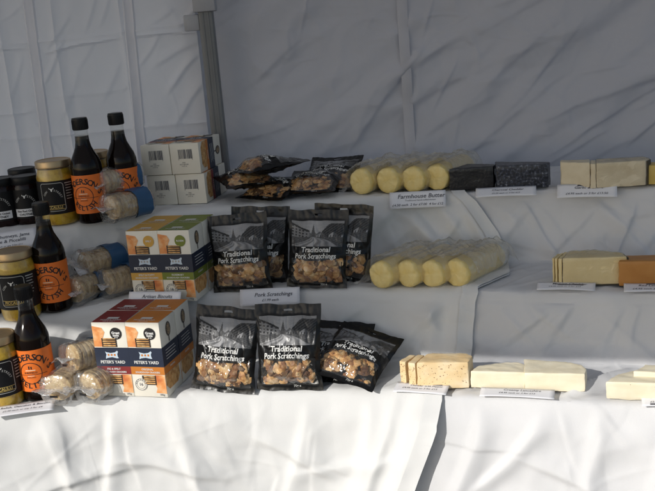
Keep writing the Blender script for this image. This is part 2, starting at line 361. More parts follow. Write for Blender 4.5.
for i in range(24):
    x_ = _r9.uniform(-1.1, -.4); z_ = _r9.uniform(1.1, 1.75); a_ = R(_r9.choice((20, 50, 60, 130))+_r9.gauss(0, 14)); L_ = _r9.uniform(.03, .09)
    WL.add(x_, z_, min(-.262, x_+L_*math.cos(a_)), z_+L_*math.sin(a_), _r9.uniform(.002, .004), _r9.uniform(.001, .0028), 3.0)
for i in range(46):
    x_ = _r9.uniform(-.4, 1.1); z_ = _r9.uniform(1.0, 1.75); a_ = R(36+_r9.gauss(0, 12)); L_ = _r9.uniform(.15, .55)
    WR.add(x_, z_, x_+L_*math.cos(a_), z_+L_*math.sin(a_), _r9.uniform(.005, .012), _r9.uniform(.003, .0085), _r9.uniform(3, 6.5))
for i in range(60):
    x_ = _r9.uniform(-.35, 1.1); z_ = _r9.uniform(1.0, 1.75); a_ = R(_r9.uniform(-20, 80)); L_ = _r9.uniform(.04, .16)
    WR.add(x_, z_, x_+L_*math.cos(a_), z_+L_*math.sin(a_), _r9.uniform(.002, .006), _r9.uniform(.001, .0032))
def profile(x):
    e1, e2, e3 = interp(E1, x), interp(E2, x), interp(E3, x)
    return [(e3-.10, .02), (e3-.014, Z3-.045), (e3, Z3), (e2-.028, Z3), (e2-.003, Z2-.02), (e2+.004, Z2), (e1-.035, Z2), (e1-.004, Z1-.02), (e1+.004, Z1), (e1+.30, Z1), (e1+.31, .5)]
# profile parameter: knots at 0..10
SEG_W = {0: 60, 1: 8, 2: 26, 3: 38, 4: 5, 5: 28, 6: 40, 7: 5, 8: 20, 9: 6}
SV = []
SV += [.82*i/20 for i in range(20)] + [.82+.18*i/64 for i in range(64)]
for k in range(1, 10):
    n = SEG_W[k]; SV += [k + i/n for i in range(n)]
SV.append(10.0)
#  boundary of the left cloth (hem) as world x against the profile parameter
def hem_x(s): return interp([(0, -.16), (1, .155), (2, .172), (3, .245), (4, .262), (5, .27), (5.5, .345), (6, .362), (6.5, .345), (7, .31), (8, .29), (9, .30), (10, .3)], s)
def cloth_point(x, s, lift, seed, hem=None):
    p = profile(x); k = min(9, int(s)); t = s-k
    # soft corners: average over a small window of the profile
    acc = Vector((0, 0)); W = 0
    for d, wt in ((-.012, .5), (-.006, 1), (0, 1.4), (.006, 1), (.012, .5)):
        # walk a metric offset along the polyline
        kk, y, z = k, lerp(p[k][0], p[k+1][0], t), lerp(p[k][1], p[k+1][1], t); rem = d; tt = t
        while True:
            L = math.hypot(p[kk+1][0]-p[kk][0], p[kk+1][1]-p[kk][1]); nt_ = tt + rem/L
            if nt_ > 1 and kk < 9: rem -= (1-tt)*L; kk += 1; tt = 0
            elif nt_ < 0 and kk > 0: rem += tt*L; kk -= 1; tt = 1
            else: tt = max(0, min(1, nt_)); break
        acc += wt*Vector((lerp(p[kk][0], p[kk+1][0], tt), lerp(p[kk][1], p[kk+1][1], tt))); W += wt
    y, z = acc/W
    dy, dz = p[k+1][0]-p[k][0], p[k+1][1]-p[k][1]; L = math.hypot(dy, dz); n = (-dz/L, dy/L)   # outward normal
    riser = k in (3, 6); drop = k in (0, 1)
    fold = 0
    if drop:
        h = max(0, Z3-z); e1_ = smooth(0, .05, h); e2_ = smooth(0, .22, h)
        fold = .018*nz(x*4.5+seed, z*1.6, 3)*e2_ + .004*nz(x*11-z*6+seed, z*4, 9)*e1_
        for (ax, az, ph, am) in ((5, -5, 5, .010), (7, 6, 15, .008), (12, -2, 25, .004), (3, 9, 35, .005)):
            rg = nz(x*ax+z*az+seed, z*3-x*1.3+ph, ph); fold += .35*am*ridge(rg, 4.2)*e1_
        for (ax, az, ph, am) in ((8, -9, 55, .0042), (6, 12, 65, .0036), (13, 5, 75, .0026), (5, -16, 85, .003)):
            rg = nz(x*ax+z*az+seed, z*4-x*2+ph, ph); fold += .25*am*ridge(rg, 11)*e1_*smooth(-.3, .3, nz(x*5, z*5, ph+3))
        fold += 1.1*DROP(x, z)*smooth(0, .03, h) + .002*nz(x*16+seed, 3.3, 71)
    elif riser:
        env = math.sin(math.pi*min(1, max(0, t)))**.6
        fold = -.005*env + RISE[k](x, z)*min(1, env*1.5) + .007*env*nz(x*7-z*9+seed, z*6+x*2, 21+k)
        for (ax, az, ph, am) in ((10, 11, 31, .0085), (9, -14, 36, .0065), (19, 6, 43, .0045)):
            rg = nz(x*ax+z*az+seed, z*4-x*2+ph, ph+k); fold += .5*am*env*ridge(rg, 4.5)
        fold += .0014*env*nz(x*34+seed, z*30, 41)
    elif k in (2, 5, 8):
        env = smooth(0, .12, t)*smooth(1, .85, t)
        fold = .0012*nz(x*22+seed, y*22, 51) + .0008*nz(x*55, y*55, 57)
        fold += .0022*env*max(0, 1-abs(nz(x*14-y*20+seed, y*6+x*3, 61+k))*6)
    else:
        fold = .0025*nz(x*16+seed, k*3.3, 71)
    if hem is not None and k < 8:            # loose gathered fold beside the hem
        d = hem-x
        amt = interp([(0, 1.2), (1, .9), (2, .3), (3, .3), (3.3, 1), (3.8, .8), (4, .4), (5, .3), (6, .3), (6.3, 1), (6.8, .8), (7, .4), (8, .3)], s)
        fold += amt*(.011*math.exp(-((d-.030)/.012)**2) + .008*math.exp(-((d-.075)/.014)**2))
        fold += amt*.006*smooth(.035, 0, d)
        if drop: fold += .020*smooth(.09, .0, d)*smooth(0, .05, Z3-z)
        if k == 6: fold += .014*math.exp(-((d-.12-.04*t)/.02)**2) * math.sin(math.pi*t)
    if hem is None and k == 2:               # a ruck of cloth across the lowest step near the right end
        fold += .013*math.exp(-(((x-.42)-(y-1.40)*1.5)/.016)**2)*smooth(.05, .25, t)*smooth(1, .55, t)
    return Vector((x, y + n[0]*(fold+lift), z + n[1]*(fold+lift)))
def cloth(name, x0, x1f, nx, lift, material, seed, left, label):
    b = MB(); nS = len(SV)-1
    root = thing(name, label, 'tablecloth', (0, 0, 0))
    vs = []
    for s in SV:
        xa = x0 if left else hem_x(s)-.07; xb = hem_x(s) if left else x1f
        for i in range(nx+1):
            x = lerp(xa, xb, i/nx); vs.append(cloth_point(x, s, lift, seed, hem_x(s) if left else None))
    fs = [(j*(nx+1)+i, j*(nx+1)+i+1, (j+1)*(nx+1)+i+1, (j+1)*(nx+1)+i) for j in range(nS) for i in range(nx)]
    o = b.add(vs, fs).build('cloth', material, root)
    sd = o.modifiers.new('s', 'SOLIDIFY'); sd.thickness = .0012; sd.offset = -1
    if left:
        h = MB(); vs = []
        for s in SV:
            for i in range(4):
                x = hem_x(s) - .028*i/3 + .0008; vs.append(cloth_point(x, s, lift+.0032, seed, hem_x(s)))
        fs = [(j*4+i, j*4+i+1, (j+1)*4+i+1, (j+1)*4+i) for j in range(nS) for i in range(3)]
        h.add(vs, fs).build('hem', material, root)
    return root
TB = {1: Z1+.0045, 2: Z2+.0045, 3: Z3+.0045}
cloth('tablecloth', -1.15, None, 430, .0035, cloth_m, 0.0, True, 'white cloth over the steps on the left, its hem running down past the butter')
cloth('tablecloth', None, 1.15, 380, .0, cloth_b, 7.7, False, 'white cloth over the steps on the right, tucked under the other, beneath the cheeses')

# ---- tent: two wall panels, post, canopy
def wall_y(x): return interp([(-1.8, 2.02), (-.33, 2.15), (-.26, 2.158), (.3, 2.13), (.66, 2.06), (1.8, 1.80)], x)
def wall_disp_l(x, z):
    d = .010*nz(x*2.2, z*2.2, 2) + .003*nz(x*7+z*4, z*8, 4)
    for (ax, az, bx, bz, ph, am) in ((5, -4, 2, 5, 6, .006), (9, 7, -4, 9, 16, .0042), (15, -10, 6, 14, 26, .0022)):
        rg = nz(x*ax+z*az, z*bz+x*bx, ph); d += am*ridge(rg, 8)
    d = .40*d + .55*WL(x, z)
    d = .30*d + WL(x, z)
    for zc in (1.505+.03*x, 1.27, 1.74): d += .006*math.exp(-abs(z-zc-.008*nz(x*6, zc))/.006)
    for xc in (-.83, -.70, -.58, -.43):
        e = x-xc-.008*nz(z*4, xc*9); d += .007*math.exp(-abs(e)/.006) - .0015*math.exp(-((e-.02)/.010)**2)
    return d
def wall_disp_r(x, z):
    d = .022*nz(x*1.6-z*2.2, x*1.1+z*1.6, 2)
    a, bq = (x*.80+z*.60), (-x*.60+z*.80)        # along / across the diagonal
    for (fa, fb, ph, am) in ((1.5, 5.0, 6, .030), (2.6, 8.5, 9, .016), (4.5, 15, 19, .006)):
        rg = nz(a*fa+ph, bq*fb+.5*nz(x*3, z*3, ph), ph); d += am*ridge(rg, 3.6)
    for (ax, az, bx, bz, ph, am) in ((9, -4, 3, 8, 8, .005), (17, 10, -7, 14, 28, .002)):
        rg = nz(x*ax+z*az, z*bz+x*bx, ph); d += am*ridge(rg, 8)
    d = .5*d + .003*nz(a*4, bq*13, 15) + WR(x, z)
    return d
lw = thing('tent_wall', 'canvas tent wall, coloured paler for light from behind, with sharp fold creases, left of the grey post', 'tent wall', (0, 0, 0))
ZW = [lerp(.02, 1.05, i/16) for i in range(16)] + [lerp(1.05, 1.85, i/230) for i in range(230)] + [lerp(1.85, 2.3, i/10) for i in range(11)]
def sheet(xs, disp, off):
    b = MB(); n = len(xs); b.v = [(x, wall_y(x)+off(x)-disp(x, z), z) for z in ZW for x in xs]
    b.f = [(j*n+i, j*n+i+1, (j+1)*n+i+1, (j+1)*n+i) for j in range(len(ZW)-1) for i in range(n-1)]; return b
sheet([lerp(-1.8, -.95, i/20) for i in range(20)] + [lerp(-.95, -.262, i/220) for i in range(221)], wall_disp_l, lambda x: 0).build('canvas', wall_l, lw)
for (p_, q_) in (((25, 0), (45, 150)), ((124, 0), (138.5, 150))):
    (xa, za), (xb, zb_) = wpx(*p_), wpx(*q_)
    def band(a, b, xa=xa, za=za, xb=xb, zb_=zb_):
        z = lerp(.02, 2.3, b); x = xa+(xb-xa)*(z-za)/(zb_-za) + lerp(-.0125, .0125, a) + .002*nz(z*6, xa*5); ed = .0042 if 0 < a < 1 else .0
        if .15 < a < .85: ed = .0030
        return (x, wall_y(x) - ed - wall_disp_l(x, z), z)
    MB().grid(8, 170, band).build('seam', wall_l, lw)
rw = thing('tent_wall', 'grey canvas tent wall with long diagonal wrinkles behind the butter and cheeses', 'tent wall', (0, 0, 0))
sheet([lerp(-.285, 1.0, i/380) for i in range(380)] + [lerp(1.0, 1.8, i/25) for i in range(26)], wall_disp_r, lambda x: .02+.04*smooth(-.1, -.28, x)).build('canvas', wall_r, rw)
sx0 = aty(407, 90, 2.13).x
_tz = [lerp(.02, 2.3, i/200) for i in range(201)]; _td = [max(wall_disp_r(sx0+q, z) for q in (-.012, -.006, 0, .006, .012)) for z in _tz]
_td = [sum(_td[max(0, min(200, i+k))] for k in range(-4, 5))/9 for i in range(201)]
MB().grid(4, 200, lambda a, b: (sx0+lerp(-.012, .012, a)+.002*nz(b*9, 3), wall_y(sx0)+.02-.0035-.0012*math.sin(math.pi*a)-_td[int(round(b*200))], lerp(.02, 2.3, b))).build('seam_tape', tape_m, rw)
pp = aty(212, 70, 2.105)
post = thing('tent_post', 'grey square metal tent post between the two canvas walls', 'post', (pp.x, 2.105, 0))
MB().box(-.016, .016, -.019, .019, .0, 2.25, .004).build('tube', alu, post)
b = MB()
for s in (-1, 1): b.box(s*.006-.0018, s*.006+.0018, -.0206, -.0188, .05, 2.2)
b.build('rib', alu, post)
zb = aty(205, 6, 2.09).z
MB().box(-.025, .025, -.026, .022, zb-.012, zb+.045, .003).build('bracket', plastic_w, post)
MB().box(-.050, -.0155, -.016, -.006, zb-.052, zb-.016, .003).build('strap_tab', plastic_w, post)
MB().box(-.06, .06, -.06, .06, 0, .012, .002).build('foot_plate', alu, post)

# canopy over the stall: its front edge throws the shade line across the steps
A = at(0, 322, Z2); B = at(640, 365, Z3)
def up_to(p, z): t = (z-p.z)/TO_SUN.z; return p + TO_SUN*t
HZ = 1.98
a2, b2 = up_to(A, HZ), up_to(B, HZ); dr = (b2-a2).normalized(); a3, b3 = a2-dr*2.6, b2+dr*2.6
bk = Vector((-dr.y, dr.x, 0)); bk = bk if bk.y > 0 else -bk
can = thing('canopy', 'white fabric canopy stretched over the stall above the steps', 'canopy', (0, 0, 0))
MB().grid(40, 20, lambda u, v: a3.lerp(b3, u) + bk*(v*4.2) + Vector((0, 0, .22+.55*(1-abs(2*v-1))-.03*math.sin(u*math.pi*4)**2))).build('roof', canopy_m, can)
MB().grid(80, 6, lambda u, v: a3.lerp(b3, u) + Vector((0, 0, lerp(.22, 0, v))) - bk*(.006*math.sin(u*60)*v)).build('valance', canopy_m, can)
for q in (a3+dr*.3, b3-dr*.3):
    MB().box(q.x-.02, q.x+.02, q.y-.02, q.y+.02, 0, 2.2, .003).build('pole', alu, can)

# ------------------------------------------------------------------ bottle
def cyl(r, off=0):
    return lambda x, z: (r*math.sin(x/r+off), -r*math.cos(x/r+off), z)
def make_bottle(label, loc, rz):
    t = thing('sauce_bottle', label, 'bottle', loc, (0, 0, rz), 'dark sauce bottles with orange labels')
    r = .0315
    prof = [(0, .002), (.026, .0), (.030, .003), (r, .008), (r, .108), (.0308, .118), (.0275, .130), (.0215, .142), (.0165, .153), (.0142, .164), (.0135, .176)]
    MB().lathe(prof + [(0, .176)], 48).build('sauce', sauce, t)
    MB().lathe([(.0141, .164), (.0137, .176), (.0134, .190), (.0140, .196)], 32).build('glass_neck', glass, t)
    c = MB().lathe([(0, .188), (.0150, .188), (.0156, .190), (.0156, .209), (.0148, .212), (.0, .2125)], 40).build('cap', black_cap, t)
    b = MB()
    for i in range(36):
        a = 2*math.pi*i/36; b.box(-.0005, .0005, -.0161, -.0154, .190, .208)
        n = 8; v = b.v[-n:]; b.v[-n:] = [(x*math.cos(a)-y*math.sin(a), x*math.sin(a)+y*math.cos(a), z) for x, y, z in v]
    b.build('knurling', black_cap, c)
    rl = r+.0006; fn = cyl(rl+.0005)
    L = MB(); rect(L, -.072, .072, .022, .100, cyl(rl), 40, 2); lab = L.build('label', orange_lab, t)
    k = MB(); cz = .059
    arc_text(k, "HENDERSON'S", .0165, 0, cz-.010, .0385, 90, 13.5, fn, .02)
    arc_text(k, 'RELISH', .0145, 0, cz+.004, .030, 270, 17, fn, .02, -1)
    disc(k, 0, cz-.002, .0205, fn, 40, .0192)
    put_text(k, 'SHEFFIELD', .0045, 0, cz-.0010, fn, .01, 1.15); rect(k, -.030, .030, cz-.0052, cz-.0044, fn, 12)
    rect(k, -.003, -.001, cz+.006, cz+.012, fn); rect(k, .001, .003, cz+.006, cz+.011, fn)
    put_text(k, 'ENGLAND', .0035, 0, cz-.010, fn)
    k.build('lettering', ink, lab, False)
    m_ = MB(); rect(m_, -.009, .009, cz+.0030, cz+.0044, fn, 6); rect(m_, -.006, .006, cz-.0072, cz-.0064, fn, 6); m_.build('pale_print', mat('cream_ink', (.85, .70, .5), .5, 0), lab, False)
    return t

# ------------------------------------------------------------------ jars
def cow(k, cx, cz, s, fn):
    poly(k, [(cx+x*s, cz+y*s) for x, y in ((-.38, .15), (-.25, .32), (.25, .32), (.38, .15), (.24, -.55), (.12, -.75), (-.12, -.75), (-.24, -.55))], fn)
    for q in (-1, 1): poly(k, [(cx+q*x*s, cz+y*s) for x, y in ((.25, .30), (.62, .42), (.80, .80), (.95, .40), (.70, .16), (.36, .14))][::q], fn)
def make_picc(label, loc, rz, group='piccalilli jars with gold lids'):
    t = thing('piccalilli_jar', label, 'jar', loc, (0, 0, rz), group); r = .0375
    MB().lathe([(0, .002), (.033, .001), (r-.002, .008), (r-.0012, .015), (r-.0012, .098), (.034, .108), (.0325, .114), (0, .114)], 48).build('piccalilli', piccalilli, t)
    MB().lathe([(.030, 0), (.035, .001), (r, .008), (r, .099), (.0352, .109), (.0335, .115), (.0335, .120)], 48).build('glass', glass, t)
    MB().lathe([(0, .1165), (.0345, .1165), (.0362, .1175), (.0365, .119), (.0358, .1215), (.0358, .1285), (.0350, .1305), (.0325, .1312), (.031, .1300), (0, .1298)], 56).build('lid', lid_gold, t)
    rl = r+.0006; fn = cyl(rl+.0005)
    b = MB().lathe([(rl, .024), (rl, .092)], 56); lab = b.build('label', black_lab, t)
    k = MB()
    x0, x1, z0, z1, cr, th = -.027, .022, .030, .088, .006, .0012      # rounded frame
    pts = []
    for (cx, cz, a0) in ((x1-cr, z1-cr, 0), (x0+cr, z1-cr, 90), (x0+cr, z0+cr, 180), (x1-cr, z0+cr, 270)):
        for i in range(5): a = R(a0+22.5*i); pts.append((cx+cr*math.cos(a), cz+cr*math.sin(a), math.cos(a), math.sin(a)))
    dense = []
    for i in range(len(pts)):
        p, q = pts[i], pts[(i+1) % len(pts)]; n = 8 if math.hypot(p[0]-q[0], p[1]-q[1]) > .01 else 1
        for j in range(n): dense.append(tuple(lerp(p[e], q[e], j/n) for e in range(4)))
    vs = []
    for x, z, nx_, nz2 in dense: vs += [fn(x, z), fn(x-th*nx_, z-th*nz2)]
    N = len(dense); k.add(vs, [(2*i, 2*((i+1) % N), 2*((i+1) % N)+1, 2*i+1) for i in range(N)])
    for i, wd in enumerate((.016, .013, .015, .011, .014, .012)): rect(k, .026, .026+wd, .080-i*.0055, .0815-i*.0055, fn, 4)
    rect(k, .025, .042, .0845, .0865, fn, 4)
    k.build('label_frame', pale_ink, lab, False)
    e = MB(); cow(e, -.003, .075, .0055, fn); e.build('emblem', white_ink, lab, False)
    e = MB(); arc_text(e, 'COW', .0055, -.003, .055, .0185, 138, 12, fn, .02); arc_text(e, 'STREET', .0055, -.003, .055, .0185, 42, 12, fn, .02); e.build('arched_lettering', pale_ink, lab, False)
    e = MB(); rect(e, -.0255, .0205, .0415, .0423, fn, 10); rect(e, -.0255, .0205, .0338, .0346, fn, 10)
    put_text(e, 'PICCALILLI', .0078, -.0025, .038, fn, .025, .95); e.build('name_lettering', gold_ink, lab, False)
    return t
def make_chutney(label, loc, rz, group='dark chutney jars'):
    t = thing('chutney_jar', label, 'jar', loc, (0, 0, rz), group); r = .0295
    MB().lathe([(0, .002), (.026, .0), (r-.001, .006), (r, .010), (r, .078), (.027, .085), (0, .085)], 44).build('jar_body', chutney, t)
    MB().lathe([(0, .084), (.0285, .084), (.0296, .0855), (.0296, .0985), (.0285, .100), (.026, .1003), (.025, .0995), (0, .0994)], 48).build('lid', black_cap, t)
    rl = r+.0005; fn = cyl(rl+.0005); b = MB(); rect(b, -.062, .062, .014, .074, cyl(rl), 40, 2); lab = b.build('label', black_lab, t)
    e = MB(); cow(e, 0, .060, .0055, fn); e.build('emblem', white_ink, lab, False)
    e = MB(); arc_text(e, 'COW', .0062, 0, .040, .0205, 140, 11.5, fn, .02); arc_text(e, 'STREET', .0062, 0, .040, .0205, 42, 11.5, fn, .02); e.build('arched_lettering', pale_ink, lab, False)
    e = MB(); rect(e, -.024, .024, .018, .034, cyl(rl+.0004), 14, 1); wl = e.build('white_strip', white_lab, lab)
    e = MB(); f2 = cyl(rl+.0009); put_text(e, 'Hot Red Onion', .0062, 0, .0292, f2, .025); put_text(e, 'CHUTNEY', .0062, 0, .0222, f2, .03, 1.1); e.build('lettering', ink, wl, False)
    return t

# ------------------------------------------------------------------ cracker cartons
BW, BD, BH = .065, .065, .140
def make_carton(label, loc, rot, colour, flavour, sticker, group):
    t = thing('cracker_carton', label, 'carton', loc, rot, group)
    hw, hd = BW/2, BD/2
    MB().box(-hw, hw, -hd, hd, 0, BH, .0009).build('carton', cream_card, t)
    F = lambda o: (lambda x, z: (x, -hd-o, z)); S = lambda o: (lambda y, z: (hw+o, y, z)); SL = lambda o: (lambda y, z: (-hw-o, -y, z))
    TP = lambda o: (lambda x, y: (x, y, BH+o)); BT = lambda o: (lambda x, y: (x, y, -o)); BK = lambda o: (lambda x, z: (-x, hd+o, z))
    # top flap
    b = MB(); rect(b, -hw+.0006, hw-.0006, -hd+.0006, hd-.0006, TP(.0005)); tp = b.build('top_flap', colour, t, False)
    b = MB(); put_text(b, "PETER'S YARD", .0065, 0, -hd+.012, TP(.0009), .02); put_text(b, flavour, .0045, 0, -hd+.0055, TP(.0009), .01); rect(b, -.011, .011, -hd+.018, -hd+.027, TP(.0009)); b.build('lettering', white_ink, tp, False)
    # band round the box
    z0, z1 = .41*BH, .665*BH
    b = MB()
    for fn in (F(.0006), S(.0006), SL(.0006), BK(.0006)): rect(b, -hw-.0005, hw+.0005, z0, z1, fn)
    nb = b.build('navy_band', navy, t, False)
    b = MB(); put_text(b, "PETER'S YARD", .0078, 0, z0+.0082, F(.0010), .025, .98); 
    for i in range(4): rect(b, -hd+.012, hd-.012-.004*(i % 2), z0+.010+i*.0055, z0+.0110+i*.0055, S(.0010))
    b.build('lettering', white_ink, nb, False)
    b = MB(); lx = .0
    poly(b, [(lx+x, z0+.0225+y) for x, y in ((-.0125, .006), (-.010, .0045), (-.002, .003), (.006, .0042), (.011, .0075), (.0125, .0055), (.0105, .001), (.011, -.004), (.0125, -.0065), (.009, -.0068), (.0, -.0048), (-.009, -.0062), (-.0125, -.008), (-.012, -.004), (-.0105, .0))], F(.0010)); b.build('pillow_emblem', blue_white, nb, False)
    b = MB()
    for dx in (-.006, 0, .006): rect(b, dx-.0022, dx+.0012, z0+.0202, z0+.0240, F(.0013))
    b.build('emblem_mark', orange_p if colour in (maroon, orange_p) else pale_ink, nb, False)
    # colour strip under the band
    zs = .305*BH; b = MB()
    for fn in (F(.0005), S(.0005)): rect(b, -hw, hw, zs, z0, fn)
    st = b.build('colour_strip', colour, t, False)
    b = MB(); put_text(b, flavour, .0050, 0, z0-.0048, F(.0009), .02); put_text(b, 'SOURDOUGH CRACKERS', .0042, 0, zs+.0042, F(.0009), .03, .98); put_text(b, flavour, .0046, .0, z0-.006, S(.0009), .02); b.build('lettering', white_ink, st, False)
    # photo print of fruit, upper left and lower right
    b = MB(); poly(b, [(-hw+.0005, .675*BH), (-hw+.017, .675*BH), (-hw+.018, .78*BH), (-hw+.024, .87*BH), (-hw+.019, .93*BH), (-hw+.0005, .955*BH)], F(.0005)); b.build('photo_print', fruit, t, False)
    b = MB(); poly(b, [(hw-.0005, .05*BH), (hw-.0005, .30*BH), (hw-.020, .30*BH), (hw-.022, .20*BH), (hw-.018, .12*BH), (hw-.021, .06*BH)], F(.0005)); b.build('photo_print', fruit, t, False)
    # windows with the crackers behind
    b = MB(); rect(b, -hw+.016, hw-.020, .672*BH, .792*BH, F(.0007)); w1 = b.build('window', dark_win, t, False)
    b = MB()
    for i in range(4): poly(b, [(-hw+.018+.001*(i % 2), .683*BH+i*.0042), (hw-.022, .683*BH+i*.0042+.0004*i), (hw-.0225, .683*BH+i*.0042+.0022), (-hw+.019, .683*BH+i*.0042+.0026)], F(.0011))
    b.build('cracker_edge', cracker, w1, False)
    b = MB(); rect(b, -hw+.020, hw-.018, .165*BH, .292*BH, F(.0007)); w2 = b.build('window', dark_win, t, False)
    b = MB()
    for i in range(4): poly(b, [(-hw+.024, .18*BH+i*.0042), (hw-.020, .18*BH+i*.0042), (hw-.0205, .18*BH+i*.0042+.0022), (-hw+.023, .18*BH+i*.0042+.0026)], F(.0011))
    b.build('cracker_edge', cracker, w2, False)
    b = MB(); disc(b, -hw+.0165, .17*BH, .0118, F(.0010)); ds = b.build('seal', cream_card, t, False)
    b = MB(); disc(b, -hw+.0165, .17*BH, .0112, F(.0013), 28, .0103); disc(b, -hw+.0165, .17*BH, .0080, F(.0013), 24, .0075); put_text(b, '16', .0080, -hw+.0165, .17*BH, F(.0013), .02); arc_text(b, 'NATURAL', .0030, -hw+.0165, .17*BH, .0089, 90, 26, F(.0013), .02)
    put_text(b, '105g', .0048, hw-.010, .035*BH, F(.0009), .01); b.build('seal_lettering', ink_soft, ds, False)
    # round sticker
    b = MB(); disc(b, hw-.0195, .855*BH, .0112, F(.0010), 28); sk = b.build('round_sticker', sticker, t, False)
    b = MB()
    if sticker is ink:
        put_text(b, 'Great', .0066, hw-.0195, .855*BH+.0012, F(.0014), .04); put_text(b, 'taste', .0060, hw-.0195, .855*BH-.0034, F(.0014), .04); put_text(b, '★★', .004, hw-.0195, .855*BH-.0078, F(.0014))
    else: put_text(b, flavour[:5], .0048, hw-.0195, .855*BH, F(.0014), .02)
    b.build('sticker_lettering', white_ink, sk, False)
    # right side: spoon and crackers
    b = MB(); vs = [(.000+.0098*math.cos(a), .845*BH+.0135*math.sin(a)) for a in [2*math.pi*i/20 for i in range(20)]]; poly(b, vs, S(.0006)); rect(b, -.0016, .0016, .68*BH, .80*BH, S(.0006)); sp = b.build('spoon_print', mat('spoon_dark', (.10, .085, .07), .5, .2, 100), t, False)
    b = MB(); poly(b, [(.000+.0068*math.cos(a), .845*BH+.0100*math.sin(a)) for a in [2*math.pi*i/20 for i in range(20)]], S(.0010)); b.build('seed_print', ramp_mat('seed_print', [(.35, (.08, .05, .03)), (.6, (.45, .33, .2))], 400, .6, .1) if 'seed_print' not in MATS else MATS['seed_print'], sp, False)
    b = MB(); poly(b, [(-hd+.0005, .30*BH), (-hd+.0005, .16*BH), (-hd+.012, .085*BH), (hd-.018, .09*BH), (hd-.008, .17*BH), (hd-.008, .30*BH)], S(.0006)); b.build('cracker_print', cracker, t, False)
    # bottom: bar code and small print
    b = MB(); rnd = random.Random(5); x = -.013
    while x < .016:
        wd = rnd.choice((.0006, .0009, .0013, .0017)); rect(b, x, x+wd, .000, .020, BT(.0005)); x += wd + rnd.choice((.0006, .0008, .0012))
    for q in (-.0145, .0160): rect(b, q, q+.0007, -.003, .020, BT(.0005))
    bc = b.build('bar_code', ink_soft, t, False); bc.scale = (1, -1, 1)
    b = MB()
    for i, (s_, wd) in enumerate((('FREE', 1), ('BEST BEFORE', 1), ('14 07 23', 1.1))):
        vs, fs = text2d(s_, .0034, .0); b.add([(.0005+v[0]-.004+.0, .0085+i*.0038-v[1]-.0+.0, -.0005) for v in vs], [f[::-1] for f in fs])
    b.build('small_print', ink_soft, t, False)
    return t

# ------------------------------------------------------------------ pork scratchings pouches
def pouch_fn(W, H, thick, seed):
    def S(u, v, side=-1, off=0):            # u in -1..1, v in 0..1 ; side -1 front, 1 back
        bul = smooth(0, .20, v-.03)*(1-smooth(.45, .90, v))*.95 + .18*smooth(.05, .2, v)*(1-smooth(.78, .9, v))
        prof = max(0, 1-abs(u)**3.2)
        d = thick*bul*prof*(1.0 if side < 0 else .55)
        cr = .0016*nz(u*4+seed, v*6, side*3) + .0011*nz(u*10+seed, v*13, side*5+2)
        cr = cr*(.35+.65*min(1, bul*1.5)) + .0020*ridge(nz(u*3.3+v*3+seed, v*4-u*1.5, 9), 6)*(.3+bul)
        bend = .006*math.sin(v*2.6+seed)+.005*(nz(u*1.1+seed, v*1.5, 7))
        x = u*W/2*(1-.055*bul+.012*nz(v*5+seed, u*.2, 3))
        z = H*v + .003*nz(u*2.2+seed, v*1.2, 13)*(.3+abs(v-.5)*2)
        return Vector((x, side*(d+.0006+off) + cr + bend*.6, z))
    return S
def street(u, v):
    """grey engraving of an old street: u,v in 0..1 -> grey value"""
    n1 = nz(u*40, v*14, 3); n2 = nz(u*14, v*46, 5)
    g_ = .27 + .16*math.exp(-((u-.45)/.22)**2) + .05*nz(u*6, v*14, 1)
    tri = abs((u*9) % 1-.5)*2
    if .26 < u < .58 and v < .50+.09*tri: g_ = .15+.08*n1
    if abs(u-.43) < .035*(.86-v)/.34 and v < .86: g_ = .10+.05*n2
    lt = .92-.85*u
    if u < .36 and v < lt:
        g_ = .24+.06*n2
        if (u*14) % 1 < .5 and (v*9+u*3) % 1 < .55: g_ = .035
        if v > lt-.07: g_ = .03
    rt = .44+.46*smooth(.50, .78, u)
    if u > .50 and v < rt:
        g_ = .03+.055*max(0, math.sin(u*95-v*60))+.06*max(0, n1)
        gb = (u*4.2) % 1
        if v < .40+.17*(1-abs(gb-.45)*2.2): g_ = .36+.08*n2 if gb < .45 else .12
        if v < .45 and (u*21) % 1 < .35 and v > .33: g_ = .04
    if v < .37:
        q = (.37-v)/.37; xl = .40-.40*q+.05*math.sin(q*5); xr = .47+.50*q+.06*math.sin(q*4)
        if xl < u < xr:
            w_ = (u-xl)/(xr-xl); g_ = .26+.09*math.sin(w_*26+q*3)+.06*n2
            if abs(w_-.45) < .07: g_ = .45
        else: g_ = .07+.09*max(0, n1)+.05*max(0, math.sin(u*60+v*90))
    return max(.012, g_*.80 + .04*nz(u*75, v*60, 9))
BAGV = [.07, .365, .53, .86]            # bottom strip / window / text band / picture / top strip
STREET = []
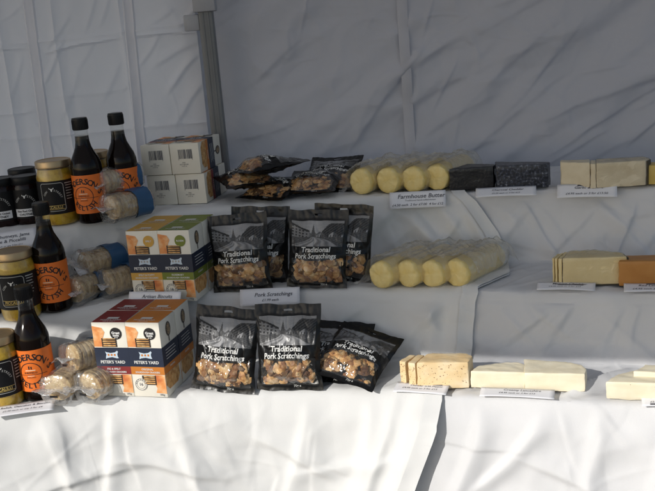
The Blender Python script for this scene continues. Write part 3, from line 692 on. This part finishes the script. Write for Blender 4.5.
def make_pouch_mesh(W, H, thick, seed):
    S = pouch_fn(W, H, thick, seed); rnd = random.Random(int(seed*10)+3)
    parts = {}
    NU, NV = 64, 80
    vs = []; cs = []; fs = []
    def inwin(u, v): return BAGV[0] < v < BAGV[1]-.02*math.cos(u*3) and abs(u) < .86
    for j in range(NV+1):
        for i in range(NU+1):
            u, v = -1+2*i/NU, j/NV; vs.append(S(u, v))
            c = .007
            cs.append((c, c, c*1.02, 1))
    for j in range(NV):
        for i in range(NU):
            u, v = -1+2*(i+.5)/NU, (j+.5)/NV
            if inwin(u, v): continue
            if ((u/.15)**2 + ((v-.935)/.014)**2 < 1) : continue       # hanging hole
            fs.append((j*(NU+1)+i, j*(NU+1)+i+1, (j+1)*(NU+1)+i+1, (j+1)*(NU+1)+i))
    f = MB(); f.v = [tuple(p) for p in vs]; f.f = fs; f.c = cs; parts['front_panel'] = (f, bag_black)
    b = MB(); NU2, NV2 = 30, 40
    vs = [tuple(S(1-2*i/NU2, j/NV2, 1)) for j in range(NV2+1) for i in range(NU2+1)]
    fs = []
    for j in range(NV2):
        for i in range(NU2):
            u, v = 1-2*(i+.5)/NU2, (j+.5)/NV2
            if ((u/.15)**2 + ((v-.935)/.014)**2 < 1): continue
            fs.append((j*(NU2+1)+i, j*(NU2+1)+i+1, (j+1)*(NU2+1)+i+1, (j+1)*(NU2+1)+i))
    b.v = vs; b.f = fs; parts['back_panel'] = (b, bag_back)
    if not STREET: STREET.extend((street(iq/130, jq/66),)*1 for jq in range(67) for iq in range(131))
    pc = MB(); pc.grid(130, 66, lambda a, q: S(lerp(-.88, .88, a), lerp(BAGV[2], BAGV[3], q), -1, .0006)); pc.c = []
    pc.c = [(g_[0], g_[0], g_[0]*1.02, 1) for g_ in STREET]
    parts['picture'] = (pc, bag_black)
    wn = MB(); wn.grid(36, 24, lambda a, q: S(lerp(-.87, .87, a), lerp(BAGV[0]-.01, BAGV[1]+.01, q), -1, .0007)); parts['window'] = (wn, bag_film)
    t = MB(); fn = lambda x, z: S(x*2/W, z/H, -1, .0011)
    zt = (BAGV[1]+BAGV[2])/2*H
    put_text(t, 'Traditional', .0140*W/.122, W*.01, zt+.0062*H/.155, fn, .022, 1.0, .12); put_text(t, 'Pork Scratchings', .0140*W/.122, 0, zt-.0064*H/.155, fn, .022, .93, .12); parts['lettering'] = (t, white_ink)
    t = MB(); put_text(t, 'Grandad', .0085, W*.02, BAGV[3]*H-.006, fn, .02) if False else None
    put_text(t, '70g e', .0060, W*.12, .045*H, fn, .03); parts['small_print'] = (t, pale_ink)
    pk = MB(); pk.c = []
    for i in range(52):
        u, v = rnd.uniform(-.80, .80), lerp(BAGV[0]+.035, BAGV[1]+.0, ((i*.618) % 1)); p = S(u, v, -1); rr = rnd.uniform(.0052, .0098)
        bm = bmesh.new(); bmesh.ops.create_icosphere(bm, subdivisions=2, radius=1)
        sx, sy, sz = rr*rnd.uniform(.9, 1.6), rr*.55, rr*rnd.uniform(.7, 1.1); an = rnd.uniform(0, 3.1); so = rnd.uniform(0, 90)
        dp = rnd.uniform(0, .006); tone = rnd.choice((.9, .8, 1.0, .65, .45, .22))
        for q in bm.verts:
            d = 1+.55*nz(q.co.x*1.6+so, q.co.y*1.6, q.co.z*1.6)+.35*nz(q.co.x*3.5+so, q.co.y*3.5, q.co.z*3.5)
            c = q.co*d; x, z = c.x*sx, c.z*sz
            q.co = Vector((p.x + x*math.cos(an)-z*math.sin(an), p.y+.0030+dp+sy*.55 + c.y*sy, p.z + x*math.sin(an)+z*math.cos(an)))
        for q in bm.verts:      # keep inside the pouch
            q.co.x = max(-.44*W, min(.44*W, q.co.x)); q.co.z = max(.05*H, min(.5*H, q.co.z))
            uu, vv = q.co.x*2/W, q.co.z/H; f0 = S(uu, vv, -1).y+.0012; b0 = S(uu, vv, 1).y-.0010
            q.co.y = min(max(q.co.y, f0), max(f0, b0))
        pk.c += [(tone, tone*(.98 if tone > .5 else .8), tone*(.95 if tone > .5 else .7), 1)]*len(bm.verts)
        pk.bm(bm)
    parts['pork_scratchings'] = (pk, pork)
    return parts
BAGMESH = {}
def make_pouch(label, loc, rot, seed, W=.120, H=.152, thick=.020, group='pork scratchings pouches'):
    t = thing('snack_pouch', label, 'pouch', loc, rot, group)
    if seed not in BAGMESH:
        BAGMESH[seed] = {}
        for n, (mb, mm) in make_pouch_mesh(W, H, thick, seed).items():
            o = mb.build(n, mm, t); BAGMESH[seed][n] = o.data
            if n == 'pork_scratchings': o['kind'] = 'stuff'
    else:
        for n, me in BAGMESH[seed].items():
            o = bpy.data.objects.new(n, me); col.objects.link(o); o.parent = t
            if n == 'pork_scratchings': o['kind'] = 'stuff'
    return t

# ------------------------------------------------------------------ butter rolls
def make_butter(label, loc, rz, seed, Lg=.19, r=.0255, group='butter rolls'):
    t = thing('butter_roll', label, 'butter', loc, (0, 0, rz), group)
    def prof(rr, e):      # along +Y from the front
        return [(0.0, -.001), (rr*.35, -.0012), (rr*.7, -.0006), (rr*.88, .0004), (rr*.965, .0030), (rr, .009)] + [(rr, Lg*i/12) for i in range(1, 12)] + [(rr*.97, Lg-.006), (rr*.8, Lg), (0, Lg)]
    b = MB(); vs = []; fs = []; P = prof(r, 0); n = 44
    for k, (q, y) in enumerate(P):
        for i in range(n):
            a = 2*math.pi*i/n; e = 1+.07*nz(math.cos(a)*1.3+seed, math.sin(a)*1.3, y*16)+.03*nz(math.cos(a)*4+seed, math.sin(a)*4, y*50)
            yy = y + (.0024*nz(q*110*math.cos(a)+seed, q*140*math.sin(a), 1)if k < 5 else 0)*min(1, q/(.5*r))
            z = r + q*e*math.sin(a); vs.append((q*e*math.cos(a), yy, max(z, .0012)))
    for k in range(len(P)-1):
        for i in range(n): fs.append((k*n+i, k*n+(i+1) % n, (k+1)*n+(i+1) % n, (k+1)*n+i))
    b.add(vs, fs).build('butter', butter_m, t)
    f = MB(); vs = []; fs = []; N = 26
    for k in range(N+1):
        y = lerp(.006, Lg+.03, k/N); q = r+.0022 if y < Lg else lerp(r+.002, .012, (y-Lg)/.03)
        for i in range(n):
            a = 2*math.pi*i/n; e = 1+.05*nz(math.cos(a)*1.3+seed, math.sin(a)*1.3, y*16)
            c = .0016*nz(a*4+seed, y*70, 3)+.0022*max(0, 1-abs(nz(a*1.6+seed+y*8, y*34, 7))*5); z = r+(q*e+c)*math.sin(a)
            vs.append(((q*e+c)*math.cos(a), y+.004*nz(a*2+seed, k*.1), max(z, .0006)))
    for k in range(N):
        for i in range(n): fs.append((k*n+i, k*n+(i+1) % n, (k+1)*n+(i+1) % n, (k+1)*n+i))
    f.add(vs, fs).build('wrap', wrap_film, t)
    return t

# ------------------------------------------------------------------ oat biscuit packs
def make_oat(label, loc, rot, seed, band=True, group='clear packs of oat biscuits'):
    """a roll of round oat biscuits in clear film lying on its side, crimped end towards -Y"""
    t = thing('biscuit_pack', label, 'biscuits', loc, rot, group); r = .027; rnd = random.Random(seed); Lg = .088
    for i in range(9):
        b = MB(); y0 = .008+i*.0088; dx, dz = rnd.uniform(-.001, .001), rnd.uniform(-.0008, .0008); so = rnd.uniform(0, 50); n = 30
        P = [(0, 0), (r*.5, -.0004), (r*.88, 0), (r*.97, .0016), (r*.985, .004), (r*.96, .0070), (r*.85, .0080), (0, .0080)]; vs = []
        for q, y in P:
            for k in range(n):
                a = 2*math.pi*k/n; e = 1+.03*nz(math.cos(a)*3+so, math.sin(a)*3); vs.append((dx+q*e*math.cos(a), y0+y+.0008*nz(q*200*math.cos(a)+so, q*200*math.sin(a)), r+.0022+dz+q*e*math.sin(a)*.95))
        fs = [(j*n+k, j*n+(k+1) % n, (j+1)*n+(k+1) % n, (j+1)*n+k) for j in range(len(P)-1) for k in range(n)]
        b.add(vs, fs).build('biscuit', oat, t)
    def shell(y, a, q, o=0):
        c = math.cos(a); s = math.sin(a); k = (abs(c)**2.8+abs(s)**2.8)**(-1/2.8)
        w_ = q*k*(1+.08*nz(c*2+seed, s*2, y*30)+.07*ridge(nz(c*3+seed, s*3+y*25, 5), 5))
        return (w_*c, y, max(.0004, r+.0012+w_*s*.98+o))
    f = MB(); n = 48; ys = [(-.007, .50), (-.006, .80), (-.003, 1.05), (.003, 1.10)] + [(.006+.088*i/16, 1.03) for i in range(1, 17)] + [(Lg+.012, .95), (Lg+.018, .6), (Lg+.02, .1)]
    vs = [shell(y, 2*math.pi*i/n, r*q) for y, q in ys for i in range(n)]; fs = [(j*n+i, j*n+(i+1) % n, (j+1)*n+(i+1) % n, (j+1)*n+i) for j in range(len(ys)-1) for i in range(n)]
    fs.append(tuple(range(n))[::-1]); f.add(vs, fs).build('film', pack_film, t)
    # crimped horizontal end flap sticking forward, wider than the pack
    fl = MB().grid(30, 6, lambda a, q: (lerp(-.034, .034, a), lerp(-.002, -.022, q), r+.004+.0045*math.sin(a*9+seed)*q+.0022*nz(a*7, q*3, seed)+.0007*math.sin(a*120)*q)).build('end_flap', flap_film, t)
    fl.modifiers.new('s', 'SOLIDIFY').thickness = .0004
    b = MB().box(-.0075, .0075, -.0092, -.0084, r-.0095, r-.0055); b.build('date_stamp', ink, t, False)
    if band:
        b = MB(); ys = [.052, .060, .070, .080, .092]; vs = [shell(y, 2*math.pi*i/n, r*1.08) for y in ys for i in range(n)]; fs = [(j*n+i, j*n+(i+1) % n, (j+1)*n+(i+1) % n, (j+1)*n+i) for j in range(len(ys)-1) for i in range(n)]
        b.add(vs, fs).build('blue_label', blue_band, t)
    return t

# ------------------------------------------------------------------ cheese
def block(pts, h, bevel=.003, seed=0, cuts=7, rough=.0012, lean=0):
    """extruded outline (x, y) -> soft irregular cheese block"""
    bm = bmesh.new(); vb = [bm.verts.new((x, y, 0)) for x, y in pts]; f = bm.faces.new(vb); 
    if f.normal.z > 0: f.normal_flip()
    r = bmesh.ops.extrude_face_region(bm, geom=[f]); 
    for v in [e for e in r['geom'] if isinstance(e, bmesh.types.BMVert)]: v.co.z = h; v.co.x += lean
    bmesh.ops.recalc_face_normals(bm, faces=bm.faces)
    bmesh.ops.bevel(bm, geom=bm.edges[:], offset=bevel, segments=2, affect='EDGES', profile=.6)
    bmesh.ops.triangulate(bm, faces=[f for f in bm.faces if len(f.verts) > 4])
    bmesh.ops.subdivide_edges(bm, edges=[e for e in bm.edges if e.calc_length() > .012], cuts=cuts, use_grid_fill=True)
    bm.normal_update()
    for v in bm.verts:
        n = v.normal; v.co += n*(rough*nz(v.co.x*60+seed, v.co.y*60, v.co.z*60)+rough*.8*nz(v.co.x*170+seed, v.co.y*170, v.co.z*170))
        if v.co.z < .0005: v.co.z = 0
    return MB().bm(bm)
def specks(pts, h, n, rnd, r0=.0003, r1=.0009):
    """small seeds let into the front and top faces (pts[0] -> pts[1] is the front edge)"""
    k = MB(); (xa, ya), (xb, yb) = pts[0], pts[1]
    for i in range(n):
        q = rnd.uniform(.04, .96); r = rnd.uniform(r0, r1); z = rnd.uniform(.1, .93)*h
        p = Vector((lerp(xa, xb, q), lerp(ya, yb, q), z))
        bm = bmesh.new(); bmesh.ops.create_icosphere(bm, subdivisions=1, radius=r)
        for v in bm.verts: v.co = p + Vector((v.co.x*rnd.uniform(.8, 1.6), v.co.y, v.co.z))
        k.bm(bm)
    return k
def cheese(name, label, loc, rz, pieces, material, group=None, h=.05, wrap=False, speck=0, seed=0, bevel=.0028):
    """pieces: list of (part name, outline, height)"""
    t = thing(name, label, 'cheese', loc, (0, 0, rz), group); rnd = random.Random(seed+1)
    for k, (pn, pts, hh) in enumerate(pieces):
        if pn == 'rind': block(pts, hh, .0008, seed+k, 3, .0006).build(pn, rind_m, t); continue
        o = block(pts, hh, bevel if pn != 'slice' else .0012, seed+k*3.1).build(pn, material, t)
        if speck:
            s_ = specks(pts, hh, speck if pn != 'slice' else speck//3, rnd).build('speck', speck_seed, o); s_['kind'] = 'stuff'
    if wrap:
        P, hh = [(p[1], p[2]) for p in pieces if p[0] == 'wedge'][-1]
        cx = sum(p[0] for p in P)/len(P); cy = sum(p[1] for p in P)/len(P)
        o = block([(cx+(x-cx)*1.03, cy+(y-cy)*1.03) for x, y in P], hh+.0012, bevel+.001, seed+9, 7, .0022).build('wrap', cheese_film, t)
    return t

# ------------------------------------------------------------------ price cards
def card(label, loc, rot, W, H, lines, bar=None, group=None):
    """lines: (text, size, x, z, bold) ; card lies in its own x/z plane, hinge at the top edge"""
    t = thing('price_card', label, 'price card', loc, rot, group or 'printed price cards')
    MB().grid(14, 5, lambda a, b: (lerp(-W/2, W/2, a), -.0006-.0018*math.sin(a*math.pi)*(1-b)+.0008*nz(a*3, b*2, W*99), lerp(-H, 0, b))).build('card', card_m, t).modifiers.new('s', 'SOLIDIFY').thickness = .0005
    k = MB(); fn = lambda x, z: (x, -.0012-.0018*math.sin((x/W+.5)*math.pi)*(-z/H)+.0008*nz((x/W+.5)*3, (1+z/H)*2, W*99), z)
    for s_, sz, x, z, bd in lines: put_text(k, s_, sz, x, z, fn, bd, 1.05, .22)
    if bar: rect(k, *bar, fn, 8)
    k.build('lettering', ink_soft, t, False)
    return t

# ================================================================== PLACE THINGS
# ---- top step
def on(px, py, tier): p = at(px, py, TB[tier]); return (p.x, p.y, TB[tier])
make_chutney('dark chutney jar cut by the left edge, upper step', on(6, 225, 1), R(6))
make_chutney('dark chutney jar on the upper step beside the gold-lidded jar', on(31, 222, 1), R(8))
make_chutney('black lid of a chutney jar standing behind the front pair, upper step', (on(22, 218, 1)[0]-.005, on(22, 218, 1)[1]+.062, TB[1]), R(8))
make_picc('yellow piccalilli jar on the upper step, left of the sauce bottles', on(62, 222, 1), R(4))
p = on(62, 222, 1); make_picc('piccalilli jar half hidden behind the sauce bottle, upper step', (p[0]+.060, p[1]+.085, TB[1]), R(4))
make_bottle('front sauce bottle of the two on the upper step', on(94, 221, 1), R(-10))
p = on(94, 221, 1); make_bottle('rear sauce bottle of the two on the upper step', (p[0]+.062, p[1]+.048, TB[1]), R(-6))
make_oat('biscuit pack with blue paper lying on top of another, upper step', (on(104, 221, 1)[0]-.004, on(104, 221, 1)[1]+.012, TB[1]+.046), (R(4), 0, R(-42)), 3)
make_oat('lower biscuit pack of the upper step, against the white cartons', on(110, 223, 1), (0, 0, R(-40)), 5)
LY = R(-90)
p0 = at(164, 205, TB[1]); yawb = R(-13)
cdir = Vector((math.cos(yawb), math.sin(yawb), 0)); bdir = Vector((-math.sin(yawb), math.cos(yawb), 0))
labs = [['lower left of four cartons stacked with bar codes showing', 'lower right of four cartons stacked with bar codes showing'], ['upper left of four cartons stacked with bar codes showing', 'upper right of four cartons stacked with bar codes showing']]
first = {}
fl = [(ochre, 'PINK PEPPER', ochre), (green_p, 'ROSEMARY', green_p)]
def carton(label, loc, rot, key, group):
    c_, f_, s_ = {'ochre': (ochre, 'SPELT & POPPY', ochre), 'green': (green_p, 'ROSEMARY', green_p), 'maroon': (maroon, 'FIG & SPELT', ink), 'orange': (orange_p, 'ORIGINAL', ink)}[key]
    if key not in first: first[key] = make_carton(label, loc, rot, c_, f_, s_, group); return first[key]
    o = copy_thing(first[key], label, loc, rot); o['group'] = group; return o
for j in range(2):
    for i in range(2):
        q = p0 + cdir*(i*.0668-(.004 if j else 0)) + bdir*(.0 if j == 0 else -.004); zz = TB[1]+BW/2+.0005+j*.0665
        carton(labs[j][i], (q.x, q.y, zz), (LY, 0, yawb), ('orange', 'maroon')[(i+j) % 2], 'cream cracker cartons')
# flat-lying pouches
make_pouch('pouch lying flat at the bottom of the pile beside the cartons', (at(258, 203, TB[1]).x, at(258, 203, TB[1]).y, TB[1]+.012), (R(-86), R(0), R(-32)), 2.07)
q = at(262, 203, TB[1]); make_pouch('middle pouch of the flat pile beside the cartons', (q.x-.012, q.y+.005, TB[1]+.036), (R(-88), R(3), R(20)), 3.44)
q = at(250, 203, TB[1]); make_pouch('topmost pouch of the flat pile, its corner pointing to the right', (q.x-.02, q.y+.02, TB[1]+.060), (R(-84), R(-4), R(-64)), 4.81)
q = at(312, 200, TB[1]); make_pouch('flat pouch lying just left of the wrapped butter, upper step', (q.x-.01, q.y+.010, TB[1]+.014), (R(-80), R(0), R(-12)), 6.18)
q = at(322, 200, TB[1]); make_pouch('pouch leaning behind the flat ones, only its black top showing', (q.x+.010, q.y+.075, TB[1]+.006), (R(-72), R(0), R(-14)), 7.55)
# butter, upper step
for i, (px, py) in enumerate(((361, 196), (388, 195), (413, 194), (436, 192))):
    lab = ['butter roll nearest the pouches, first on the upper step', 'second butter roll from the left on the upper step', 'third butter roll from the left on the upper step', 'butter roll next to the black cheese, upper step'][i]
    make_butter(lab, on(px, py-1, 1), R(-34), i*3.3, .145, .0272)
def draped_sheet(label, rolls, tier, yaw, rr, Lg, seed):
    ax = Vector((-math.sin(yaw), math.cos(yaw), 0)); ac = Vector((math.cos(yaw), math.sin(yaw), 0)); o = Vector(rolls[0])
    cs = [((Vector(p)-o).dot(ac), (Vector(p)-o).dot(ax)) for p in rolls]; lo, hi = cs[0][0]-rr-.022, cs[-1][0]+rr+.006
    t = thing('plastic_sheet', label, 'plastic wrap', o)
    def fn(a, b):
        x = lerp(lo, hi, a) + .006*nz(b*6, seed, 1); mid = interp([(c[0], c[1]) for c in cs], x)
        y = mid + lerp(.004+.018*nz(a*5, seed, 2)**2*4, Lg+.018, b)
        h = 0
        for cx, cy in cs:
            d = abs(x-cx); h = max(h, rr + math.sqrt(max(0, (rr+.004)**2-d*d)) if d < rr+.004 else 0)
            if d < .06: h = max(h, (2*rr)*smooth(rr*1.7, rr*.4, d))
        e = smooth(Lg+.020, Lg-.005, y-mid); h *= .2+.8*e
        h += .0025 + .0020*nz(x*40+seed, y*30, 3) + .0045*ridge(nz(x*26+y*16+seed, y*22-x*6, 5), 6) + .0032*ridge(nz(x*50-y*26+seed, y*45, 9), 7) + .002*ridge(nz(x*90+y*50+seed, y*70, 11), 7)
        p = o + ac*x + ax*y; return (p.x-o.x, p.y-o.y, max(.001, h))
    MB().grid(110, 70, fn).build('film', sheet_film, t)
draped_sheet('crumpled clear plastic over the butter rolls on the upper step', [on(px, py-1, 1) for px, py in ((361, 196), (388, 195), (413, 194), (436, 192))], 1, R(-34), .0272, .145, 2.2)
cheese('black_cheese', 'black waxed cheese wedge beside the butter, upper step', on(473, 190, 1), R(-4), [('wedge', [(-.047, .006), (.043, 0), (.050, .030), (.0, .058)], .046)], cheese_black, 'black cheeses', seed=2)
cheese('black_cheese', 'blue-black cheese flecked with white, right of the plain black wedge', on(521, 188, 1), R(-12), [('wedge', [(-.049, .0), (.054, 0), (.060, .024), (-.052, .062)], .047)], cheese_blue, 'black cheeses', seed=4)
p = at(594, 187, TB[1])
cheese('pale_cheese', 'pale grey-cream cheese cut in two on the upper step', on(594, 187, 1), R(-14), [('wedge', [(-.063, .014), (-.008, -.008), (-.006, .036), (-.062, .040)], .050), ('slice', [(-.0065, -.010), (.003, -.012), (.005, .036), (-.0045, .036)], .048), ('wedge', [(.004, -.012), (.097, .0), (.106, .020), (.098, .046), (.006, .040)], .049), ('rind', [(.0985, .0005), (.1005, .0003), (.1085, .020), (.1005, .047), (.0990, .0465), (.1065, .020)], .0475)], cheese_pale, seed=6, wrap=True)
cheese('yellow_cheese', 'golden cheese cut by the right edge, upper step', on(662, 184, 1), R(-14), [('wedge', [(-.040, 0), (.06, 0), (.06, .045), (-.036, .035)], .038)], cheese_gold, seed=8)
# ---- middle step
make_chutney('dark chutney jar at the left edge of the middle step', on(-8, 312, 2), R(8))
make_picc('yellow piccalilli jar on the middle step', on(23, 316, 2), R(6))
make_bottle('sauce bottle on the middle step', on(57, 309, 2), R(2))
p = on(97, 303, 2)
make_oat('right-hand biscuit pack with blue paper, middle step', on(105, 298, 2), (0, 0, R(-48)), 8)
make_oat('biscuit pack lying on top of the other two, middle step', (on(80, 300, 2)[0]+.0, on(80, 300, 2)[1]+.018, TB[2]+.040), (R(-3), R(20), R(-44)), 9)
make_oat('left-hand biscuit pack beside the sauce bottle, middle step', on(73, 306, 2), (0, 0, R(-24)), 10)
by = R(-15)
cd_ = Vector((math.cos(by), math.sin(by), 0)); bd_ = Vector((-math.sin(by), math.cos(by), 0))
def carton_rows(px, py, tier, keys, labels, group):
    p = at(px, py, TB[tier]) + bd_*(BD/2)
    for j in range(2):
        for i in range(2):
            q = p + cd_*(i*.0662) + bd_*(j*.0668); carton(labels[j][i], (q.x, q.y, TB[tier]), (0, 0, by + R((.8, -1.0, -.6, 1.2)[i+2*j])), keys[i], group)
carton_rows(150, 301, 2, ('ochre', 'green'), [['ochre-topped cracker carton in front on the middle step', 'green-topped cracker carton in front on the middle step'], ['ochre-topped cracker carton behind another, middle step', 'green-topped cracker carton behind another, middle step']], 'cracker cartons with navy band')
make_pouch('front left pouch standing on the middle step next to the green carton', on(243, 291, 2), (R(-13), R(-2), R(-10)), 8.92)
q = at(262, 289, TB[2]); make_pouch('pouch behind the front left one, middle step', (q.x-.004, q.y+.045, TB[2]+.002), (R(-9), R(3), R(-10)), 10.29, )
make_pouch('right-hand pouch on the middle step with a bright glint on its window', on(317, 288, 2), (R(-15), R(2), R(-14)), 11.66)
q = at(342, 287, TB[2]); make_pouch('pouch at the end of the middle step row, tucked behind its neighbour', (q.x, q.y+.03, TB[2]+.002), (R(-12), R(3), R(-18)), 13.03)
for i, (px, py) in enumerate(((380, 290), (407, 289), (431, 289), (456, 288))):
    lab = ['first butter roll from the left on the middle step', 'second butter roll from the left on the middle step', 'third butter roll from the left on the middle step', 'rightmost butter roll on the middle step, its wrapped side showing'][i]
    make_butter(lab, on(px, py-1, 2), R(-42), 20+i*2.7, .145, .0262)
draped_sheet('crumpled clear plastic over the butter rolls on the middle step', [on(px, py-1, 2) for px, py in ((380, 290), (407, 289), (431, 289), (456, 288))], 2, R(-42), .0262, .145, 8.2)
cheese('hard_cheese', 'hard yellow cheese with thin slices on its left, middle step', on(590, 285, 2), R(-14), [('slice', [(-.0655, .012), (-.062, .010), (-.050, .044), (-.055, .045)], .048), ('slice', [(-.061, .006), (-.057, .004), (-.044, .044), (-.049, .044)], .0495), ('slice', [(-.055, .0), (-.049, -.002), (-.036, .044), (-.043, .044)], .0505), ('wedge', [(-.048, -.004), (.064, .0), (.058, .026), (.01, .052), (-.034, .046)], .052), ('rind', [(-.050, -.0055), (.0655, -.0015), (.060, .027), (.011, .054), (-.035, .048)], .0022), ('rind', [(.0645, .0), (.0668, .001), (.0605, .027), (.0585, .0265)], .050)], cheese_yel, seed=11, wrap=True)
cheese('orange_cheese', 'deep orange cheese cut by the right edge, middle step', on(660, 286, 2), R(-14), [('wedge', [(-.070, .0), (.06, .0), (.07, .045), (-.060, .042)], .046)], cheese_or, seed=13)
# ---- lowest step
make_picc('yellow piccalilli jar at the left edge of the lowest step', on(6, 402, 3), R(22))
make_bottle('sauce bottle on the lowest step', on(41, 396, 3), R(0))
make_oat('left-hand biscuit pack at the front of the lowest step', on(58, 405, 3), (0, 0, R(-14)), 14, False)
make_oat('right-hand biscuit pack beside the maroon carton, lowest step', on(88, 403, 3), (0, 0, R(-30)), 15)
make_oat('biscuit pack lying across the other two on the lowest step', (on(72, 401, 3)[0], on(72, 401, 3)[1]+.018, TB[3]+.043), (R(-4), R(-12), R(-46)), 16)
carton_rows(118, 396, 3, ('maroon', 'orange'), [['maroon-topped cracker carton in front on the lowest step', 'orange-topped cracker carton in front on the lowest step'], ['maroon-topped cracker carton behind another, lowest step', 'orange-topped cracker carton behind another, lowest step']], 'cracker cartons with navy band')
make_pouch('left of the three pouches standing on the lowest step', on(222, 392, 3), (R(-20), R(5), R(-14)), 14.4)
make_pouch('upright middle pouch on the lowest step', on(290, 390, 3), (R(-16), R(0), R(-12)), 15.77)
make_pouch('right-hand pouch slumped sideways on the lowest step', (on(341, 391, 3)[0], on(341, 391, 3)[1], TB[3]+.016), (R(-71), R(15), R(-24)), 17.14)
q = at(338, 389, TB[3]); make_pouch('pouch behind the slumped one, just its black top corner showing', (q.x-.016, q.y+.022, TB[3]+.004), (R(-63), R(4), R(-14)), 18.51)
cheese('speckled_cheese', 'golden cheese full of dark specks with cut slices, lowest step', on(434, 388, 3), R(-14), [('slice', [(-.059, .010), (-.048, .004), (-.034, .038), (-.044, .040)], .045), ('slice', [(-.043, .001), (-.030, -.003), (-.018, .038), (-.030, .040)], .046), ('wedge', [(-.028, -.004), (.060, .0), (.066, .030), (.050, .044), (-.014, .040)], .048)], cheese_speck, seed=21, speck=75)
cheese('cream_cheese', 'left one of the two smooth cream cheese pieces, lowest step', on(499, 389, 3), R(-15), [('wedge', [(-.047, .002), (.043, .0), (.043, .034), (.030, .046), (.0, .042), (-.034, .026)], .031)], cheese_cream, 'smooth cream cheese pieces', seed=23, bevel=.002)
cheese('cream_cheese', 'right one of the two smooth cream cheese pieces, lowest step', on(555, 391, 3), R(-14), [('wedge', [(-.049, 0), (.048, -.002), (.052, .020), (.044, .038), (.020, .050), (-.050, .060)], .032)], cheese_cream, 'smooth cream cheese pieces', seed=25, bevel=.002)
cheese('speckled_cheese', 'pale cheese with a few dark specks cut by the right edge, lowest step', on(655, 402, 3), R(-15), [('wedge', [(-.074, .006), (.06, .0), (.07, .06), (-.02, .060), (-.055, .036)], .031), ('slice', [(-.030, .030), (.06, .022), (.07, .058), (-.01, .058)], .039)], cheese_cream, seed=27, speck=9)

# ---- cards
ET = {1: E1, 2: E2, 3: E3}
def edge_card(label, px0, px1, pyt, tier, H, lines, tilt=-35, W=None, bar=None, out=.008, tw=0):
    a, b = at(px0, pyt[0], TB[tier]), at(px1, pyt[1], TB[tier]); x = (a.x+b.x)/2; E = ET[tier]
    rz = math.atan2(interp(E, b.x)-interp(E, a.x), b.x-a.x)
    return card(label, (x, interp(E, x)-out, TB[tier]+.006), (R(tilt), 0, rz+R(tw)), W or (b-a).length, H, lines, bar)
edge_card('card for the farmhouse butter hanging from the upper step', 390, 446, (196, 193.5), 1, .036, [('Farmhouse Butter', .0125, .008, -.011, .012), ('Traditional hand rolled butter', .0050, .006, -.0195, 0), ('£4.50 each  2 for £7.00  4 for £12', .0072, .0, -.029, .008)], -30)
edge_card('card under the chutney jars reading pickle, upper step', -14, 43, (232, 226.5), 1, .040, [('All Chutneys, Jams', .0098, .004, -.012, .01), ('Pickle & Piccalilli', .0098, .000, -.0225, .01), ('£3.95 each or any 3 for £11', .0052, -.004, -.033, .004)], -40)
edge_card('card lying under the blue-black cheese, upper step', 476, 536, (191, 189), 1, .030, [('Charcoal Cheddar', .008, .004, -.010, .01), ('£5.50 each or 3 for £15', .0055, .0, -.021, .004)], -62)
edge_card('card below the pale cheese cut in two, upper step', 560, 620, (190, 187.5), 1, .034, [('Garlic & Chive', .0088, .004, -.010, .012), ('£4.95 each or 3 for £13.50', .0070, .0, -.025, .006)], -50, None, (-.018, .034, -.006, -.002))
p = at(160, 301.5, TB[2]) - bd_*.014
card('card leaning below the ochre and green cartons, middle step', (p.x, p.y-.002, TB[2]+.025), (R(-30), 0, by), .108, .030, [('Artisan Biscuits', .0095, .006, -.010, .012), ('£3.95 each', .0066, -.004, -.021, .006)])
edge_card('card for the pork scratchings hanging from the middle step', 240, 300, (293.5, 290.5), 2, .034, [('Pork Scratchings', .0105, .008, -.013, .014), ('£1.99 each', .0072, .002, -.024, .008)], -32)
edge_card('card left of the hard yellow cheese slices, middle step', 540, 598, (289, 287), 2, .030, [('Mature Cheddar', .0085, .006, -.008, .012), ('£4.95 each or 3 for £13', .0055, -.002, -.018, .004)], -78, None, (-.014, .030, -.0125, -.0095), out=-0.028)
edge_card('card under the deep orange cheese, middle step', 625, 685, (288, 288), 2, .032, [('Red Leicester', .0085, .000, -.010, .012), ('£4.95 each 3 for £13', .0070, -.004, -.023, .006)], -78, None, (-.012, .03, -.006, -.002), out=-0.028)
edge_card('card lying by the biscuit packs at the front left, lowest step', -2, 56, (404.5, 402), 3, .036, [('Relish, Oatcakes & Biscuits', .0075, .004, -.011, .006), ('£2.50 each or any 2 for £4', .0060, .0, -.022, .002)], -80, out=-0.012)
edge_card('card in front of the dark-specked cheese, lowest step', 398, 452, (390.5, 390.5), 3, .034, [('Cheddar with Pepper', .0062, .008, -.0105, .006), ('£4.95 each or 3 for £13', .0060, -.002, -.020, .004)], -83, None, (-.012, .034, -.0055, -.0020), out=-0.024)
edge_card('card in front of the smooth cream cheese, lowest step', 482, 556, (393, 394), 3, .030, [('Creamy Lancashire', .0075, .008, -.008, .008), ('£4.95 each or 3 for £13', .0058, .0, -.018, .004)], -83, out=-0.02)
edge_card('card in front of the pale specked cheese at the right edge, lowest step', 648, 706, (406, 408), 3, .032, [('Truffle', .0085, .0, -.009, .008), ('£5.50 each', .006, -.016, -.022, .006)], -78, None, (-.030, .0, -.030, -.026), out=-0.016)
